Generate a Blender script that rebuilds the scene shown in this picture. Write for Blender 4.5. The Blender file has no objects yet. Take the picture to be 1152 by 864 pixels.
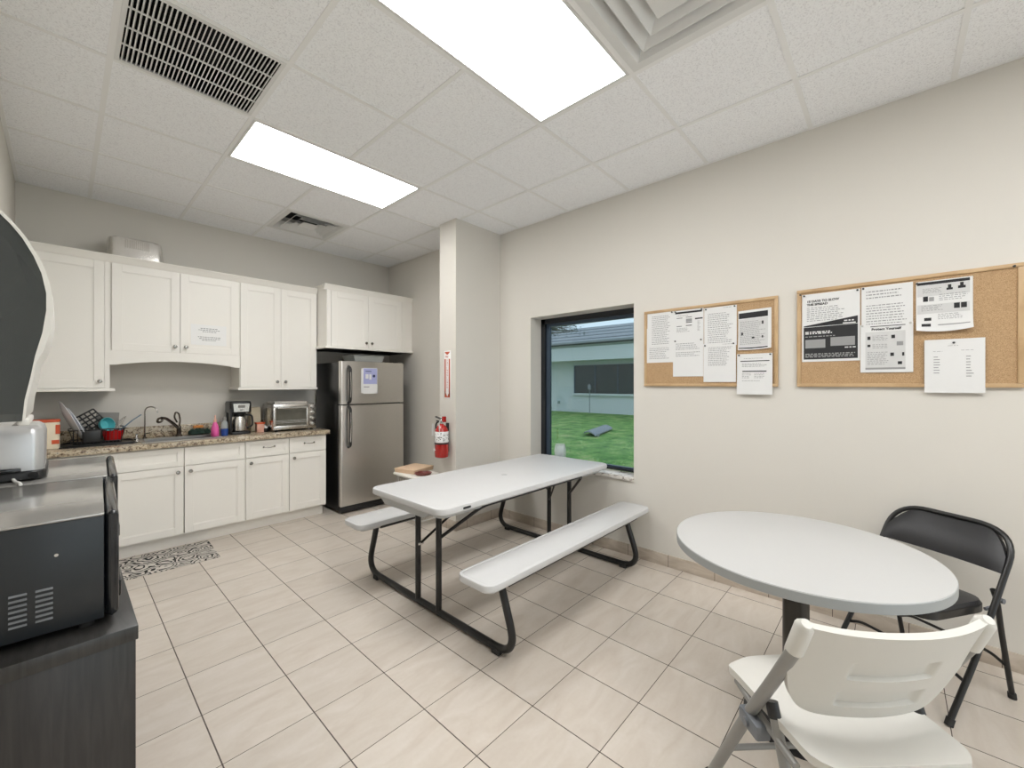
import bpy, bmesh, math, random
from mathutils import Vector, Matrix
random.seed(7)
C = bpy.context.scene.collection
PI = math.pi
WM = {}

# ------------------------------------------------------------------ materials
def mat(name, col, rough=0.5, metal=0.0, var=0.04, scale=30.0, bump=0.0, bscale=None, ior=1.5,
        coat=0.0, stretch=(1, 1, 1), alpha=1.0, trans=0.0, sheen=0.0):
    m = bpy.data.materials.new(name); m.use_nodes = True
    nt = m.node_tree; N = nt.nodes; L = nt.links
    p = N['Principled BSDF']
    tc = N.new('ShaderNodeTexCoord'); mp = N.new('ShaderNodeMapping')
    mp.inputs['Scale'].default_value = stretch
    L.new(tc.outputs['Object'], mp.inputs['Vector'])
    nz = N.new('ShaderNodeTexNoise'); nz.inputs['Scale'].default_value = scale; nz.inputs['Detail'].default_value = 3
    L.new(mp.outputs['Vector'], nz.inputs['Vector'])
    mr = N.new('ShaderNodeMapRange')
    mr.inputs['To Min'].default_value = 1 - var; mr.inputs['To Max'].default_value = 1 + var
    L.new(nz.outputs['Fac'], mr.inputs['Value'])
    mx = N.new('ShaderNodeVectorMath'); mx.operation = 'SCALE'
    mx.inputs[0].default_value = col[:3]
    L.new(mr.outputs['Result'], mx.inputs['Scale'])
    L.new(mx.outputs['Vector'], p.inputs['Base Color'])
    p.inputs['Roughness'].default_value = rough; p.inputs['Metallic'].default_value = metal
    p.inputs['IOR'].default_value = ior; p.inputs['Coat Weight'].default_value = coat
    p.inputs['Alpha'].default_value = alpha; p.inputs['Transmission Weight'].default_value = trans
    if sheen: p.inputs['Sheen Weight'].default_value = sheen
    if bump:
        n2 = N.new('ShaderNodeTexNoise'); n2.inputs['Scale'].default_value = bscale or scale
        L.new(mp.outputs['Vector'], n2.inputs['Vector'])
        b = N.new('ShaderNodeBump'); b.inputs['Strength'].default_value = bump; b.inputs['Distance'].default_value = 0.002
        L.new(n2.outputs['Fac'], b.inputs['Height']); L.new(b.outputs['Normal'], p.inputs['Normal'])
    m.diffuse_color = (*col[:3], 1)
    return m

def s2l(r, g, b):
    f = lambda c: (c/255/12.92) if c/255 <= 0.04045 else ((c/255+0.055)/1.055)**2.4
    return (f(r), f(g), f(b))

def emis(name, col, st):
    m = bpy.data.materials.new(name); m.use_nodes = True
    p = m.node_tree.nodes['Principled BSDF']
    p.inputs['Base Color'].default_value = (*col, 1)
    p.inputs['Emission Color'].default_value = (*col, 1); p.inputs['Emission Strength'].default_value = st
    nz = m.node_tree.nodes.new('ShaderNodeTexNoise'); nz.inputs['Scale'].default_value = 200
    b = m.node_tree.nodes.new('ShaderNodeBump'); b.inputs['Strength'].default_value = .1
    m.node_tree.links.new(nz.outputs['Fac'], b.inputs['Height']); m.node_tree.links.new(b.outputs['Normal'], p.inputs['Normal'])
    return m

class NT:
    def __init__(s, name):
        s.m = bpy.data.materials.new(name); s.m.use_nodes = True
        s.t = s.m.node_tree; s.N = s.t.nodes; s.L = s.t.links; s.p = s.N['Principled BSDF']
        s.tc = s.N.new('ShaderNodeTexCoord')
    def n(s, typ, **kw):
        x = s.N.new(typ)
        for k, v in kw.items():
            if hasattr(x, k) and k not in ('inputs',): setattr(x, k, v)
        return x
    def math(s, op, a, b=None, c=None):
        x = s.N.new('ShaderNodeMath'); x.operation = op
        for i, v in enumerate((a, b, c)):
            if v is None: continue
            if isinstance(v, (int, float)): x.inputs[i].default_value = v
            else: s.L.new(v, x.inputs[i])
        return x.outputs[0]
    def noise(s, vec, scale, detail=3, dist=0):
        x = s.N.new('ShaderNodeTexNoise'); x.inputs['Scale'].default_value = scale; x.inputs['Detail'].default_value = detail
        x.inputs['Distortion'].default_value = dist
        if vec is not None: s.L.new(vec, x.inputs['Vector'])
        return x.outputs['Fac']
    def ramp(s, fac, stops, interp='LINEAR'):
        x = s.N.new('ShaderNodeValToRGB'); x.color_ramp.interpolation = interp
        e = x.color_ramp.elements
        while len(e) < len(stops): e.new(0.5)
        for i, (p, c) in enumerate(stops): e[i].position = p; e[i].color = (*c, 1)
        s.L.new(fac, x.inputs[0]); return x.outputs[0]
    def mix(s, fac, a, b):
        x = s.N.new('ShaderNodeMix'); x.data_type = 'RGBA'
        for sock, v in ((x.inputs[0], fac), (x.inputs[6], a), (x.inputs[7], b)):
            if isinstance(v, (int, float)): sock.default_value = v
            elif isinstance(v, tuple): sock.default_value = (*v, 1)
            else: s.L.new(v, sock)
        return x.outputs[2]
    def bump(s, h, st=0.3, d=0.002):
        b = s.N.new('ShaderNodeBump'); b.inputs['Strength'].default_value = st; b.inputs['Distance'].default_value = d
        s.L.new(h, b.inputs['Height']); s.L.new(b.outputs['Normal'], s.p.inputs['Normal'])
    def mapped(s, sc):
        m = s.N.new('ShaderNodeMapping'); m.inputs['Scale'].default_value = sc
        s.L.new(s.tc.outputs['Object'], m.inputs['Vector']); return m.outputs['Vector']

def floor_mat():
    t = NT('floor_tile'); o = t.tc.outputs['Object']
    sp = t.N.new('ShaderNodeSeparateXYZ'); t.L.new(o, sp.inputs[0])
    TX, TY, FX, FY = .3307, .3340, .4013, 2.4944
    u = t.math('DIVIDE', t.math('SUBTRACT', sp.outputs[0], FX - 50*TX), TX)
    v = t.math('DIVIDE', t.math('SUBTRACT', sp.outputs[1], FY - 50*TY), TY)
    fu = t.math('FRACT', u); fv = t.math('FRACT', v)
    du = t.math('MULTIPLY', t.math('MINIMUM', fu, t.math('SUBTRACT', 1, fu)), TX)
    dv = t.math('MULTIPLY', t.math('MINIMUM', fv, t.math('SUBTRACT', 1, fv)), TY)
    gu = t.math('LESS_THAN', du, .0024); gv = t.math('LESS_THAN', dv, .0017)
    g = t.math('MAXIMUM', gu, gv)
    cb = t.N.new('ShaderNodeCombineXYZ'); t.L.new(t.math('FLOOR', u), cb.inputs[0]); t.L.new(t.math('FLOOR', v), cb.inputs[1])
    wn = t.N.new('ShaderNodeTexWhiteNoise'); t.L.new(cb.outputs[0], wn.inputs['Vector'])
    # veining: shift each tile's noise
    add = t.N.new('ShaderNodeVectorMath'); add.operation = 'MULTIPLY_ADD'
    t.L.new(wn.outputs['Color'], add.inputs[0]); add.inputs[1].default_value = (9, 9, 9)
    mp = t.mapped((1.6, 5, 1)); t.L.new(mp, add.inputs[2])
    n1 = t.noise(add.outputs[0], 2.2, 6, 1.2)
    n2 = t.noise(o, 60, 4)
    c = t.ramp(n1, [(0.25, s2l(203, 192, 180)), (0.5, s2l(212, 203, 192)), (0.75, s2l(219, 211, 202))])
    c2 = t.mix(t.math('MULTIPLY', n2, .25), c, s2l(186, 170, 152))
    tv = t.N.new('ShaderNodeMapRange'); tv.inputs['To Min'].default_value = .95; tv.inputs['To Max'].default_value = 1.03
    t.L.new(wn.outputs['Value'], tv.inputs['Value'])
    sc = t.N.new('ShaderNodeVectorMath'); sc.operation = 'SCALE'; t.L.new(c2, sc.inputs[0]); t.L.new(tv.outputs[0], sc.inputs['Scale'])
    c3 = t.mix(g, sc.outputs[0], s2l(86, 76, 68))
    t.L.new(c3, t.p.inputs['Base Color'])
    t.L.new(t.math('ADD', t.math('MULTIPLY', g, .45), .33), t.p.inputs['Roughness'])
    h = t.math('ADD', t.math('MULTIPLY', t.math('SUBTRACT', 1, g), 1), t.math('MULTIPLY', n1, .15))
    t.bump(h, .35, .0015)
    return t.m

def base_mat():
    t = NT('baseboard_tile'); o = t.tc.outputs['Object']
    sp = t.N.new('ShaderNodeSeparateXYZ'); t.L.new(o, sp.inputs[0])
    u = t.math('DIVIDE', t.math('ADD', t.math('ADD', sp.outputs[0], sp.outputs[1]), 40), .334)
    f = t.math('FRACT', u); d = t.math('MULTIPLY', t.math('MINIMUM', f, t.math('SUBTRACT', 1, f)), .334)
    g = t.math('LESS_THAN', d, .0018)
    n1 = t.noise(t.mapped((2, 2, 6)), 3, 5, 1)
    c = t.ramp(n1, [(0.3, s2l(180, 167, 152)), (0.7, s2l(203, 192, 178))])
    t.L.new(t.mix(g, c, s2l(90, 78, 68)), t.p.inputs['Base Color']); t.p.inputs['Roughness'].default_value = .4
    return t.m

def ceil_mat():
    t = NT('ceiling_tile'); o = t.tc.outputs['Object']
    n = t.noise(o, 150, 4); n2 = t.noise(o, 330, 2)
    s = t.math('ADD', t.math('MULTIPLY', n, .6), t.math('MULTIPLY', n2, .4))
    c = t.ramp(s, [(0.38, s2l(222, 222, 224)), (0.47, s2l(247, 248, 250)), (0.62, s2l(251, 252, 253))])
    t.L.new(c, t.p.inputs['Base Color']); t.p.inputs['Roughness'].default_value = .95
    t.bump(s, .6, .003); return t.m

def granite_mat():
    t = NT('granite'); o = t.tc.outputs['Object']
    n = t.noise(o, 44, 5, .6); n2 = t.noise(o, 110, 3)
    s = t.math('ADD', t.math('MULTIPLY', n, .6), t.math('MULTIPLY', n2, .4))
    c = t.ramp(s, [(0.36, s2l(74, 62, 54)), (0.43, s2l(132, 114, 96)), (0.5, s2l(178, 164, 140)), (0.57, s2l(206, 192, 166)), (0.68, s2l(150, 146, 138))])
    t.L.new(c, t.p.inputs['Base Color']); t.p.inputs['Roughness'].default_value = .15
    return t.m

def marble_mat():
    t = NT('marble'); n = t.noise(t.tc.outputs['Object'], 14, 6, 1.5)
    c = t.ramp(n, [(0.36, s2l(140, 132, 124)), (0.46, s2l(214, 209, 202)), (0.7, s2l(232, 229, 224))])
    t.L.new(c, t.p.inputs['Base Color']); t.p.inputs['Roughness'].default_value = .25; return t.m

def cork_mat():
    t = NT('cork'); o = t.tc.outputs['Object']
    s = t.math('ADD', t.math('MULTIPLY', t.noise(o, 300, 3), .6), t.math('MULTIPLY', t.noise(o, 600, 2), .4))
    c = t.ramp(s, [(0.36, s2l(150, 118, 84)), (0.5, s2l(182, 150, 112)), (0.64, s2l(198, 168, 130))])
    t.L.new(c, t.p.inputs['Base Color']); t.p.inputs['Roughness'].default_value = .9; t.bump(s, .4, .001); return t.m

def wood_mat(name, a, b, sc=(1, 12, 12), rough=.4):
    t = NT(name); n = t.noise(t.mapped(sc), 6, 5, .8)
    t.L.new(t.ramp(n, [(0.3, a), (0.7, b)]), t.p.inputs['Base Color']); t.p.inputs['Roughness'].default_value = rough; return t.m

def mat_mat():
    t = NT('mat_pattern')
    mp = t.mapped((1, 1, 1))
    nz = t.N.new('ShaderNodeTexNoise'); nz.inputs['Scale'].default_value = 9; nz.inputs['Detail'].default_value = 1
    t.L.new(mp, nz.inputs['Vector'])
    vm = t.N.new('ShaderNodeVectorMath'); vm.operation = 'MULTIPLY_ADD'; vm.inputs[1].default_value = (.11, .11, 0)
    t.L.new(nz.outputs['Color'], vm.inputs[0]); t.L.new(mp, vm.inputs[2])
    v = t.N.new('ShaderNodeTexVoronoi'); v.inputs['Scale'].default_value = 8.5; t.L.new(vm.outputs[0], v.inputs['Vector'])
    w = t.math('SINE', t.math('MULTIPLY', v.outputs['Distance'], 34))
    c = t.ramp(t.math('ADD', t.math('MULTIPLY', w, .5), .5), [(0.0, s2l(28, 27, 26)), (0.30, s2l(28, 27, 26)), (0.36, s2l(196, 190, 182)), (1, s2l(206, 200, 192))])
    t.L.new(c, t.p.inputs['Base Color']); t.p.inputs['Roughness'].default_value = .9
    return t.m

def steel_mat(name='stainless', col=(.56, .54, .51), rough=.3, sc=(1, 1, 60)):
    t = NT(name); n = t.noise(t.mapped(sc), 20, 3)
    t.L.new(t.ramp(n, [(0.3, tuple(c*.92 for c in col)), (0.7, tuple(min(1, c*1.05) for c in col))]), t.p.inputs['Base Color'])
    t.p.inputs['Metallic'].default_value = 1
    t.L.new(t.math('ADD', t.math('MULTIPLY', n, .12), rough-.06), t.p.inputs['Roughness']); return t.m

def grass_mat():
    t = NT('lawn'); o = t.tc.outputs['Object']
    s = t.math('ADD', t.math('MULTIPLY', t.noise(o, 2.2, 6), .6), t.math('MULTIPLY', t.noise(o, 14, 5), .4))
    c = t.ramp(s, [(0.38, s2l(62, 104, 44)), (0.48, s2l(100, 146, 66)), (0.56, s2l(138, 170, 90)), (.64, s2l(170, 166, 118))])
    t.L.new(c, t.p.inputs['Base Color']); t.p.inputs['Roughness'].default_value = .9; t.bump(s, .8, .05); return t.m

def shingle_mat():
    t = NT('shingles'); o = t.tc.outputs['Object']
    sp = t.N.new('ShaderNodeSeparateXYZ'); t.L.new(o, sp.inputs[0])
    f = t.math('FRACT', t.math('MULTIPLY', sp.outputs[2], 1/.27))
    n = t.noise(t.mapped((3, 3, 12)), 3, 4)
    c = t.ramp(f, [(0.0, s2l(60, 62, 68)), (0.2, s2l(66, 68, 74)), (0.28, s2l(150, 153, 158)), (1, s2l(172, 175, 178))])
    t.L.new(t.mix(t.math('MULTIPLY', n, .25), c, s2l(110, 112, 118)), t.p.inputs['Base Color']); t.p.inputs['Roughness'].default_value = .9; return t.m

def pane_mat(name='tinted_glass', tint=(.58, .64, .67, 1)):
    t = NT(name); N = t.N; L = t.L
    N.remove(t.p)
    tr = N.new('ShaderNodeBsdfTransparent'); tr.inputs[0].default_value = tint
    gl = N.new('ShaderNodeBsdfGlossy'); gl.inputs['Roughness'].default_value = .02
    fr = N.new('ShaderNodeFresnel'); fr.inputs[0].default_value = 1.45
    mx = N.new('ShaderNodeMixShader'); L.new(fr.outputs[0], mx.inputs[0]); L.new(tr.outputs[0], mx.inputs[1]); L.new(gl.outputs[0], mx.inputs[2])
    L.new(mx.outputs[0], N['Material Output'].inputs[0]); return t.m

M = dict(
    wall=mat('wall_paint', s2l(216, 212, 204), .75, var=.012, scale=4, bump=.12, bscale=220),
    floor=floor_mat(), base=base_mat(), ceil=ceil_mat(), granite=granite_mat(), marble=marble_mat(), cork=cork_mat(),
    tee=mat('grid_white', s2l(238, 238, 237), .5, var=.01),
    lit=emis('light_diffuser', (1, .995, .985), 10.0),
    wmetal=mat('white_enamel', s2l(222, 222, 220), .35, var=.01),
    black_void=mat('duct_black', (.006, .006, .006), .9),
    duct=mat('duct_grey', (.22, .22, .22), .7),
    cab=mat('cabinet_cream', s2l(243, 240, 233), .38, var=.01, scale=3),
    nickel=steel_mat('brushed_nickel', (.38, .365, .34), .22, (1, 1, 1)),
    satin=mat('satin_steel', (.62, .61, .59), .28, 1.0, var=.02, scale=3),
    chrome=mat('chrome', (.72, .72, .72), .08, 1.0, var=.02),
    bronze=mat('dark_nickel', (.12, .105, .09), .25, .9, var=.05),
    steel=steel_mat('stainless', (.66, .64, .61)), steel_h=steel_mat('stainless_brushed', (.68, .66, .63), .26, (60, 1, 1)),
    black=mat('black_plastic', (.012, .012, .013), .35, var=.05),
    blackgloss=mat('black_gloss', (.010, .011, .013), .12, var=.05, ior=1.6),
    fridgeside=mat('fridge_side', (.008, .008, .008), .3, var=.1, bump=.15, bscale=300),
    oven_shell=mat('black_lacquer', (.012, .015, .018), .34, var=.12, scale=5, ior=1.5),
    oven_top_sheen=mat('painted_sheen_top', (.42, .41, .39), .17, .55, var=.06, scale=5),  # grey base stands in for reflections on the glossy black top
    louvre=mat('louvre_highlight', (.20, .21, .22), .3, var=.02),  # lighter than the casing: highlights on the black slats put into the colour
    cabblack=wood_mat('black_brown_wood', (.016, .014, .013), (.032, .028, .026), (14, 14, 1), .32),
    cabtop=wood_mat('black_brown_top', (.018, .017, .016), (.04, .038, .036), (14, 2, 1), .28),
    plastic=mat('blow_moulded_plastic', s2l(204, 204, 204), .45, var=.012, scale=8, bump=.25, bscale=500),
    edgep=mat('table_edge_plastic', s2l(186, 187, 187), .5, var=.02, bump=.2, bscale=400),
    tube=mat('black_powder_coat', (.011, .011, .011), .28, var=.05),
    laminate=mat('grey_laminate', s2l(190, 190, 189), .35, var=.015, scale=160),
    edge=mat('edge_band', s2l(160, 163, 163), .4, var=.01),
    postm=mat('dark_post', (.02, .017, .012), .3, var=.1),
    vinyl=mat('black_vinyl', (.014, .014, .016), .33, var=.1, bump=.3, bscale=260),
    chairw=mat('white_resin', s2l(210, 208, 202), .42, var=.01, bump=.15, bscale=400),
    greytube=mat('grey_tube', s2l(142, 141, 138), .4, .2, var=.03),
    bluegrey=mat('grey_hinge', s2l(120, 124, 130), .4, .3, var=.05),
    frame=wood_mat('oak_frame', s2l(178, 146, 106), s2l(202, 172, 132), (12, 1, 1), .45),
    paper=mat('white_paper', s2l(224, 224, 223), .8, var=.01),
    paperbuff=mat('off_white_paper', s2l(236, 232, 224), .8, var=.01),
    ink=mat('black_ink', s2l(42, 42, 44), .8), inkgrey=mat('grey_ink', s2l(150, 150, 150), .8),
    inklight=mat('pale_grey_ink', s2l(205, 205, 204), .8),
    pin=mat('dark_pin', (.03, .03, .03), .3), pinclear=mat('clear_pin', (.6, .58, .55), .2),
    winframe=mat('dark_bronze_frame', (.010, .013, .017), .35, var=.05),
    winsash=mat('blue_grey_sash', s2l(70, 84, 100), .35, .3, var=.05),
    glass=pane_mat(), clearglass=pane_mat('clear_glass', (.93, .94, .94, 1)), grass=grass_mat(), shingle=shingle_mat(),
    stucco=mat('white_stucco', s2l(214, 216, 218), .9, var=.03, scale=2, bump=.3, bscale=30),
    darkwin=mat('dark_window', s2l(46, 52, 50), .3, var=.5, scale=2, stretch=(1, 3, .3)),
    soffit=mat('soffit', s2l(150, 155, 150), .9),
    concrete=mat('concrete_grey', s2l(150, 152, 158), .9, var=.12, scale=6, bump=.3),
    leaf=mat('leaf_green', s2l(40, 66, 44), .7, var=.4, scale=6), bark=mat('bark', s2l(84, 74, 64), .9, var=.3, scale=20, bump=.6),
    red=mat('red_enamel', s2l(172, 30, 26), .25, var=.04, coat=.5), redsign=mat('red_print', s2l(190, 84, 52), .5),
    whitegloss=mat('white_gloss', s2l(240, 240, 238), .3, var=.01),
    smoke=mat('smoky_cover', s2l(70, 74, 74), .10, var=.2, scale=3, alpha=.74), roll=mat('paper_roll', s2l(235, 232, 225), .9),
    shell=mat('pale_grey_shell', s2l(222, 220, 214), .3, var=.03),
    silver=mat('silver_toaster', s2l(196, 196, 196), .28, .55, var=.03),
    orange=mat('orange_lid', s2l(214, 92, 52), .4), cream=mat('cream_tub', s2l(238, 226, 200), .5, var=.10, scale=14),
    teal=mat('teal_plastic', s2l(84, 178, 186), .35), redp=mat('red_plastic', s2l(190, 20, 24), .25),
    greyp=mat('grey_board', s2l(128, 126, 122), .5), bluep=mat('blue_grey_plastic', s2l(112, 134, 152), .4),
    wire=mat('bright_wire', (.7, .7, .68), .2, .9), ceramic=mat('white_ceramic', s2l(230, 232, 238), .15, var=.02),
    pink=mat('pink_soap', s2l(232, 96, 168), .3, var=.08), bluel=mat('blue_soap', s2l(34, 72, 150), .2),
    clear=mat('clear_plastic', s2l(198, 206, 206), .12, alpha=.45), darkgreen=mat('dark_green_cloth', s2l(28, 52, 42), .9, var=.5, scale=40, bump=.8),
    sponge=mat('orange_sponge', s2l(214, 140, 76), .9, bump=.6, bscale=160), kraft=mat('kraft_card', s2l(224, 194, 164), .85, var=.04),
    maroon=mat('dark_red_glaze', s2l(112, 50, 42), .3), carton=mat('beige_carton', s2l(204, 192, 168), .8),
    palepink=mat('pale_pink_cup', s2l(222, 170, 150), .5), foil=mat('foil', (.82, .80, .77), .22, .95, var=.12, scale=12, bump=.5, bscale=40),
    matp=mat_mat(), lilac=mat('lilac_print', s2l(168, 172, 214), .7), navy=mat('navy_print', s2l(40, 44, 84), .7),
    glassjar=mat('jar_glass', (.75, .82, .84), .06, alpha=.32), wax=mat('grey_wax', s2l(120, 130, 132), .6),
    whitecord=mat('white_cord', s2l(220, 220, 216), .4), rubber=mat('rubber', (.02, .02, .02), .7),
    ovenglass=mat('oven_glass', s2l(84, 82, 72), .1, var=.35, scale=9, ior=1.6), knobm=mat('satin_knob', (.55, .54, .52), .3, .8),
)

# ------------------------------------------------------------------ mesh builder
class MB:
    def __init__(s): s.bm = bmesh.new()
    def verts(s, vs): return [s.bm.verts.new(v) for v in vs]
    def face(s, vs):
        try: return s.bm.faces.new(vs)
        except ValueError: return None
    def box(s, x0, x1, y0, y1, z0, z1, bev=0.0, seg=2):
        v = s.verts([(x, y, z) for x in (x0, x1) for y in (y0, y1) for z in (z0, z1)])
        fs = [(0, 1, 3, 2), (4, 6, 7, 5), (0, 4, 5, 1), (2, 3, 7, 6), (0, 2, 6, 4), (1, 5, 7, 3)]
        ff = [s.face([v[i] for i in f]) for f in fs]
        if bev:
            es = list({e for f in ff for e in f.edges})
            bmesh.ops.bevel(s.bm, geom=es, offset=bev, segments=seg, affect='EDGES', profile=.5)
        return s
    def ring(s, c, ax, bx, r, seg): return [s.bm.verts.new(c + ax*(r*math.cos(2*PI*i/seg)) + bx*(r*math.sin(2*PI*i/seg))) for i in range(seg)]
    def cyl(s, p0, p1, r, r2=None, seg=20, cap=True):
        p0 = Vector(p0); p1 = Vector(p1); d = (p1-p0).normalized()
        a = d.orthogonal().normalized(); b = d.cross(a); r2 = r if r2 is None else r2
        A = s.ring(p0, a, b, r, seg); B = s.ring(p1, a, b, r2, seg)
        for i in range(seg): s.face([A[i], A[(i+1) % seg], B[(i+1) % seg], B[i]])
        if cap: s.face(A[::-1]); s.face(B)
        return s
    def tube(s, pts, r, seg=10, closed=False, flat=None):
        P = [Vector(p) for p in pts]; n = len(P); rings = []; a = None
        for i in range(n):
            if closed: t = (P[(i+1) % n]-P[i-1]).normalized()
            else: t = (P[min(i+1, n-1)]-P[max(i-1, 0)]).normalized()
            if a is None: a = t.orthogonal().normalized()
            else:
                a = (a - t*a.dot(t)); a = a.normalized() if a.length > 1e-6 else t.orthogonal().normalized()
            b = t.cross(a); rr = r[i] if isinstance(r, (list, tuple)) else r
            rings.append(s.ring(P[i], a, b, rr, seg))
        m = n if closed else n-1
        for i in range(m):
            A = rings[i]; B = rings[(i+1) % n]
            for k in range(seg): s.face([A[k], A[(k+1) % seg], B[(k+1) % seg], B[k]])
        if not closed: s.face(rings[0][::-1]); s.face(rings[-1])
        return s
    def lathe(s, prof, c=(0, 0, 0), seg=28, axis='z'):
        c = Vector(c); rings = []
        for r, z in prof:
            rg = []
            for i in range(seg):
                x = r*math.cos(2*PI*i/seg); y = r*math.sin(2*PI*i/seg)
                p = {'z': (x, y, z), 'y': (x, z, y), 'x': (z, x, y)}[axis]
                rg.append(s.bm.verts.new(c+Vector(p)))
            rings.append(rg)
        for A, B in zip(rings, rings[1:]):
            for k in range(seg): s.face([A[k], A[(k+1) % seg], B[(k+1) % seg], B[k]])
        s.face(rings[0][::-1]); s.face(rings[-1]); return s
    def prism(s, poly, axis, a0, a1):
        def P(u, v, w): return {'x': (w, u, v), 'y': (u, w, v), 'z': (u, v, w)}[axis]
        A = s.verts([P(u, v, a0) for u, v in poly]); B = s.verts([P(u, v, a1) for u, v in poly]); n = len(poly)
        s.face(A[::-1]); s.face(B)
        for i in range(n): s.face([A[i], A[(i+1) % n], B[(i+1) % n], B[i]])
        return s
    def rings_loft(s, rings, cap=True):
        R = [s.verts(r) for r in rings]; n = len(R[0])
        for A, B in zip(R, R[1:]):
            for k in range(n): s.face([A[k], A[(k+1) % n], B[(k+1) % n], B[k]])
        if cap: s.face(R[0][::-1]); s.face(R[-1])
        return s
    def slab(s, cx, cy, w, d, r, z0, z1, bev=.004, seg=8, groove=0):
        def rr(ins, z):
            W = w/2-ins; D = d/2-ins; R = max(r-ins, .001); o = []
            for (sx, sy, a0) in ((1, 1, 0), (-1, 1, PI/2), (-1, -1, PI), (1, -1, 1.5*PI)):
                for k in range(seg+1):
                    a = a0+PI/2*k/seg; o.append((cx+sx*(W-R)+R*math.cos(a), cy+sy*(D-R)+R*math.sin(a), z))
            return o
        g = [rr(groove, z1), rr(groove+.003, z1-.0025), rr(groove+.007, z1)] if groove else []
        return s.rings_loft([rr(bev, z0), rr(0, z0+bev), rr(0, z1-bev), rr(bev*.3, z1-bev*.3), rr(bev, z1)]+g)
    def sheet(s, fn, nu, nv, th=0.0, dirn=None):
        """grid surface fn(u,v)->Vector, optional thickness along fn normal direction dirn(u,v)"""
        G = [[s.bm.verts.new(fn(i/nu, j/nv)) for j in range(nv+1)] for i in range(nu+1)]
        for i in range(nu):
            for j in range(nv): s.face([G[i][j], G[i+1][j], G[i+1][j+1], G[i][j+1]])
        if th:
            H = [[s.bm.verts.new(Vector(fn(i/nu, j/nv))+Vector(dirn)*th) for j in range(nv+1)] for i in range(nu+1)]
            for i in range(nu):
                for j in range(nv): s.face([H[i][j+1], H[i+1][j+1], H[i+1][j], H[i][j]])
            edge = [(i, 0) for i in range(nu)]+[(nu, j) for j in range(nv)]+[(i, nv) for i in range(nu, 0, -1)]+[(0, j) for j in range(nv, 0, -1)]
            for k in range(len(edge)):
                a = edge[k]; b = edge[(k+1) % len(edge)]
                s.face([G[b[0]][b[1]], G[a[0]][a[1]], H[a[0]][a[1]], H[b[0]][b[1]]])
        return s
    def xf(s, m): bmesh.ops.transform(s.bm, matrix=m, verts=s.bm.verts); return s
    def add_mesh(s, me, m=None):
        b = bmesh.new(); b.from_mesh(me)
        if m: bmesh.ops.transform(b, matrix=m, verts=b.verts)
        t = bpy.data.meshes.new('t'); b.to_mesh(t); b.free(); s.bm.from_mesh(t); bpy.data.meshes.remove(t); return s

def fillet(pts, r, n=6):
    P = [Vector(p) for p in pts]; out = [P[0]]
    for i in range(1, len(P)-1):
        a = P[i-1]-P[i]; b = P[i+1]-P[i]; rr = min(r, a.length*.48, b.length*.48)
        A = P[i]+a.normalized()*rr; B = P[i]+b.normalized()*rr
        for k in range(n+1):
            t = k/n; out.append(A*(1-t)**2+P[i]*2*t*(1-t)+B*t*t)
    out.append(P[-1]); return out

def put(name, mb, m, parent=None, origin=None, local=False, smooth=True):
    me = bpy.data.meshes.new(name)
    bm = mb.bm
    bmesh.ops.recalc_face_normals(bm, faces=bm.faces)
    if parent is not None:
        W = WM[parent.name]
        if not local: bmesh.ops.transform(bm, matrix=W.inverted(), verts=bm.verts)
    else:
        if origin is None:
            xs = [v.co for v in bm.verts]
            origin = (sum(v.x for v in xs)/len(xs), sum(v.y for v in xs)/len(xs), min(v.z for v in xs))
        W = Matrix.Translation(origin)
        if not local: bmesh.ops.transform(bm, matrix=W.inverted(), verts=bm.verts)
    bm.to_mesh(me); bm.free()
    if smooth:
        me.polygons.foreach_set('use_smooth', [True]*len(me.polygons)); me.set_sharp_from_angle(angle=math.radians(35))
    me.materials.append(m)
    o = bpy.data.objects.new(name, me); C.objects.link(o)
    if parent is not None: o.parent = parent
    else: o.matrix_world = W
    WM[o.name] = W
    return o

def thing(name, label, cat, loc=(0, 0, 0), rz=0, group=None):
    o = bpy.data.objects.new(name, None); C.objects.link(o); o.empty_display_size = .05
    W = Matrix.Translation(loc) @ Matrix.Rotation(rz, 4, 'Z'); o.matrix_world = W
    WM[o.name] = W; tag(o, label, cat, group); return o

def tag(o, label, cat, group=None):
    o['label'] = label; o['category'] = cat
    if group: o['group'] = group
    return o

def lab(o, t): o['label'] = t; return o
def struct(name, mb, m, parent=None, origin=(0, 0, 0)):
    o = put(name, mb, m, parent, origin=origin)
    if parent is None: o['kind'] = 'structure'
    return o

def copy_tree(o, parent=None):
    c = o.copy(); C.objects.link(c)
    if parent is not None: c.parent = parent
    WM[c.name] = WM.get(o.name)
    for ch in list(o.children): copy_tree(ch, c)
    return c

def text_mesh(txt, size, bold=0.0, ext=0.0):
    cu = bpy.data.curves.new('t', 'FONT'); cu.body = txt; cu.size = size; cu.offset = bold; cu.extrude = ext
    cu.resolution_u = 3
    ob = bpy.data.objects.new('t', cu); C.objects.link(ob)
    bpy.context.view_layer.update()
    me = bpy.data.meshes.new_from_object(ob)
    bpy.data.objects.remove(ob); bpy.data.curves.remove(cu); return me

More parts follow.
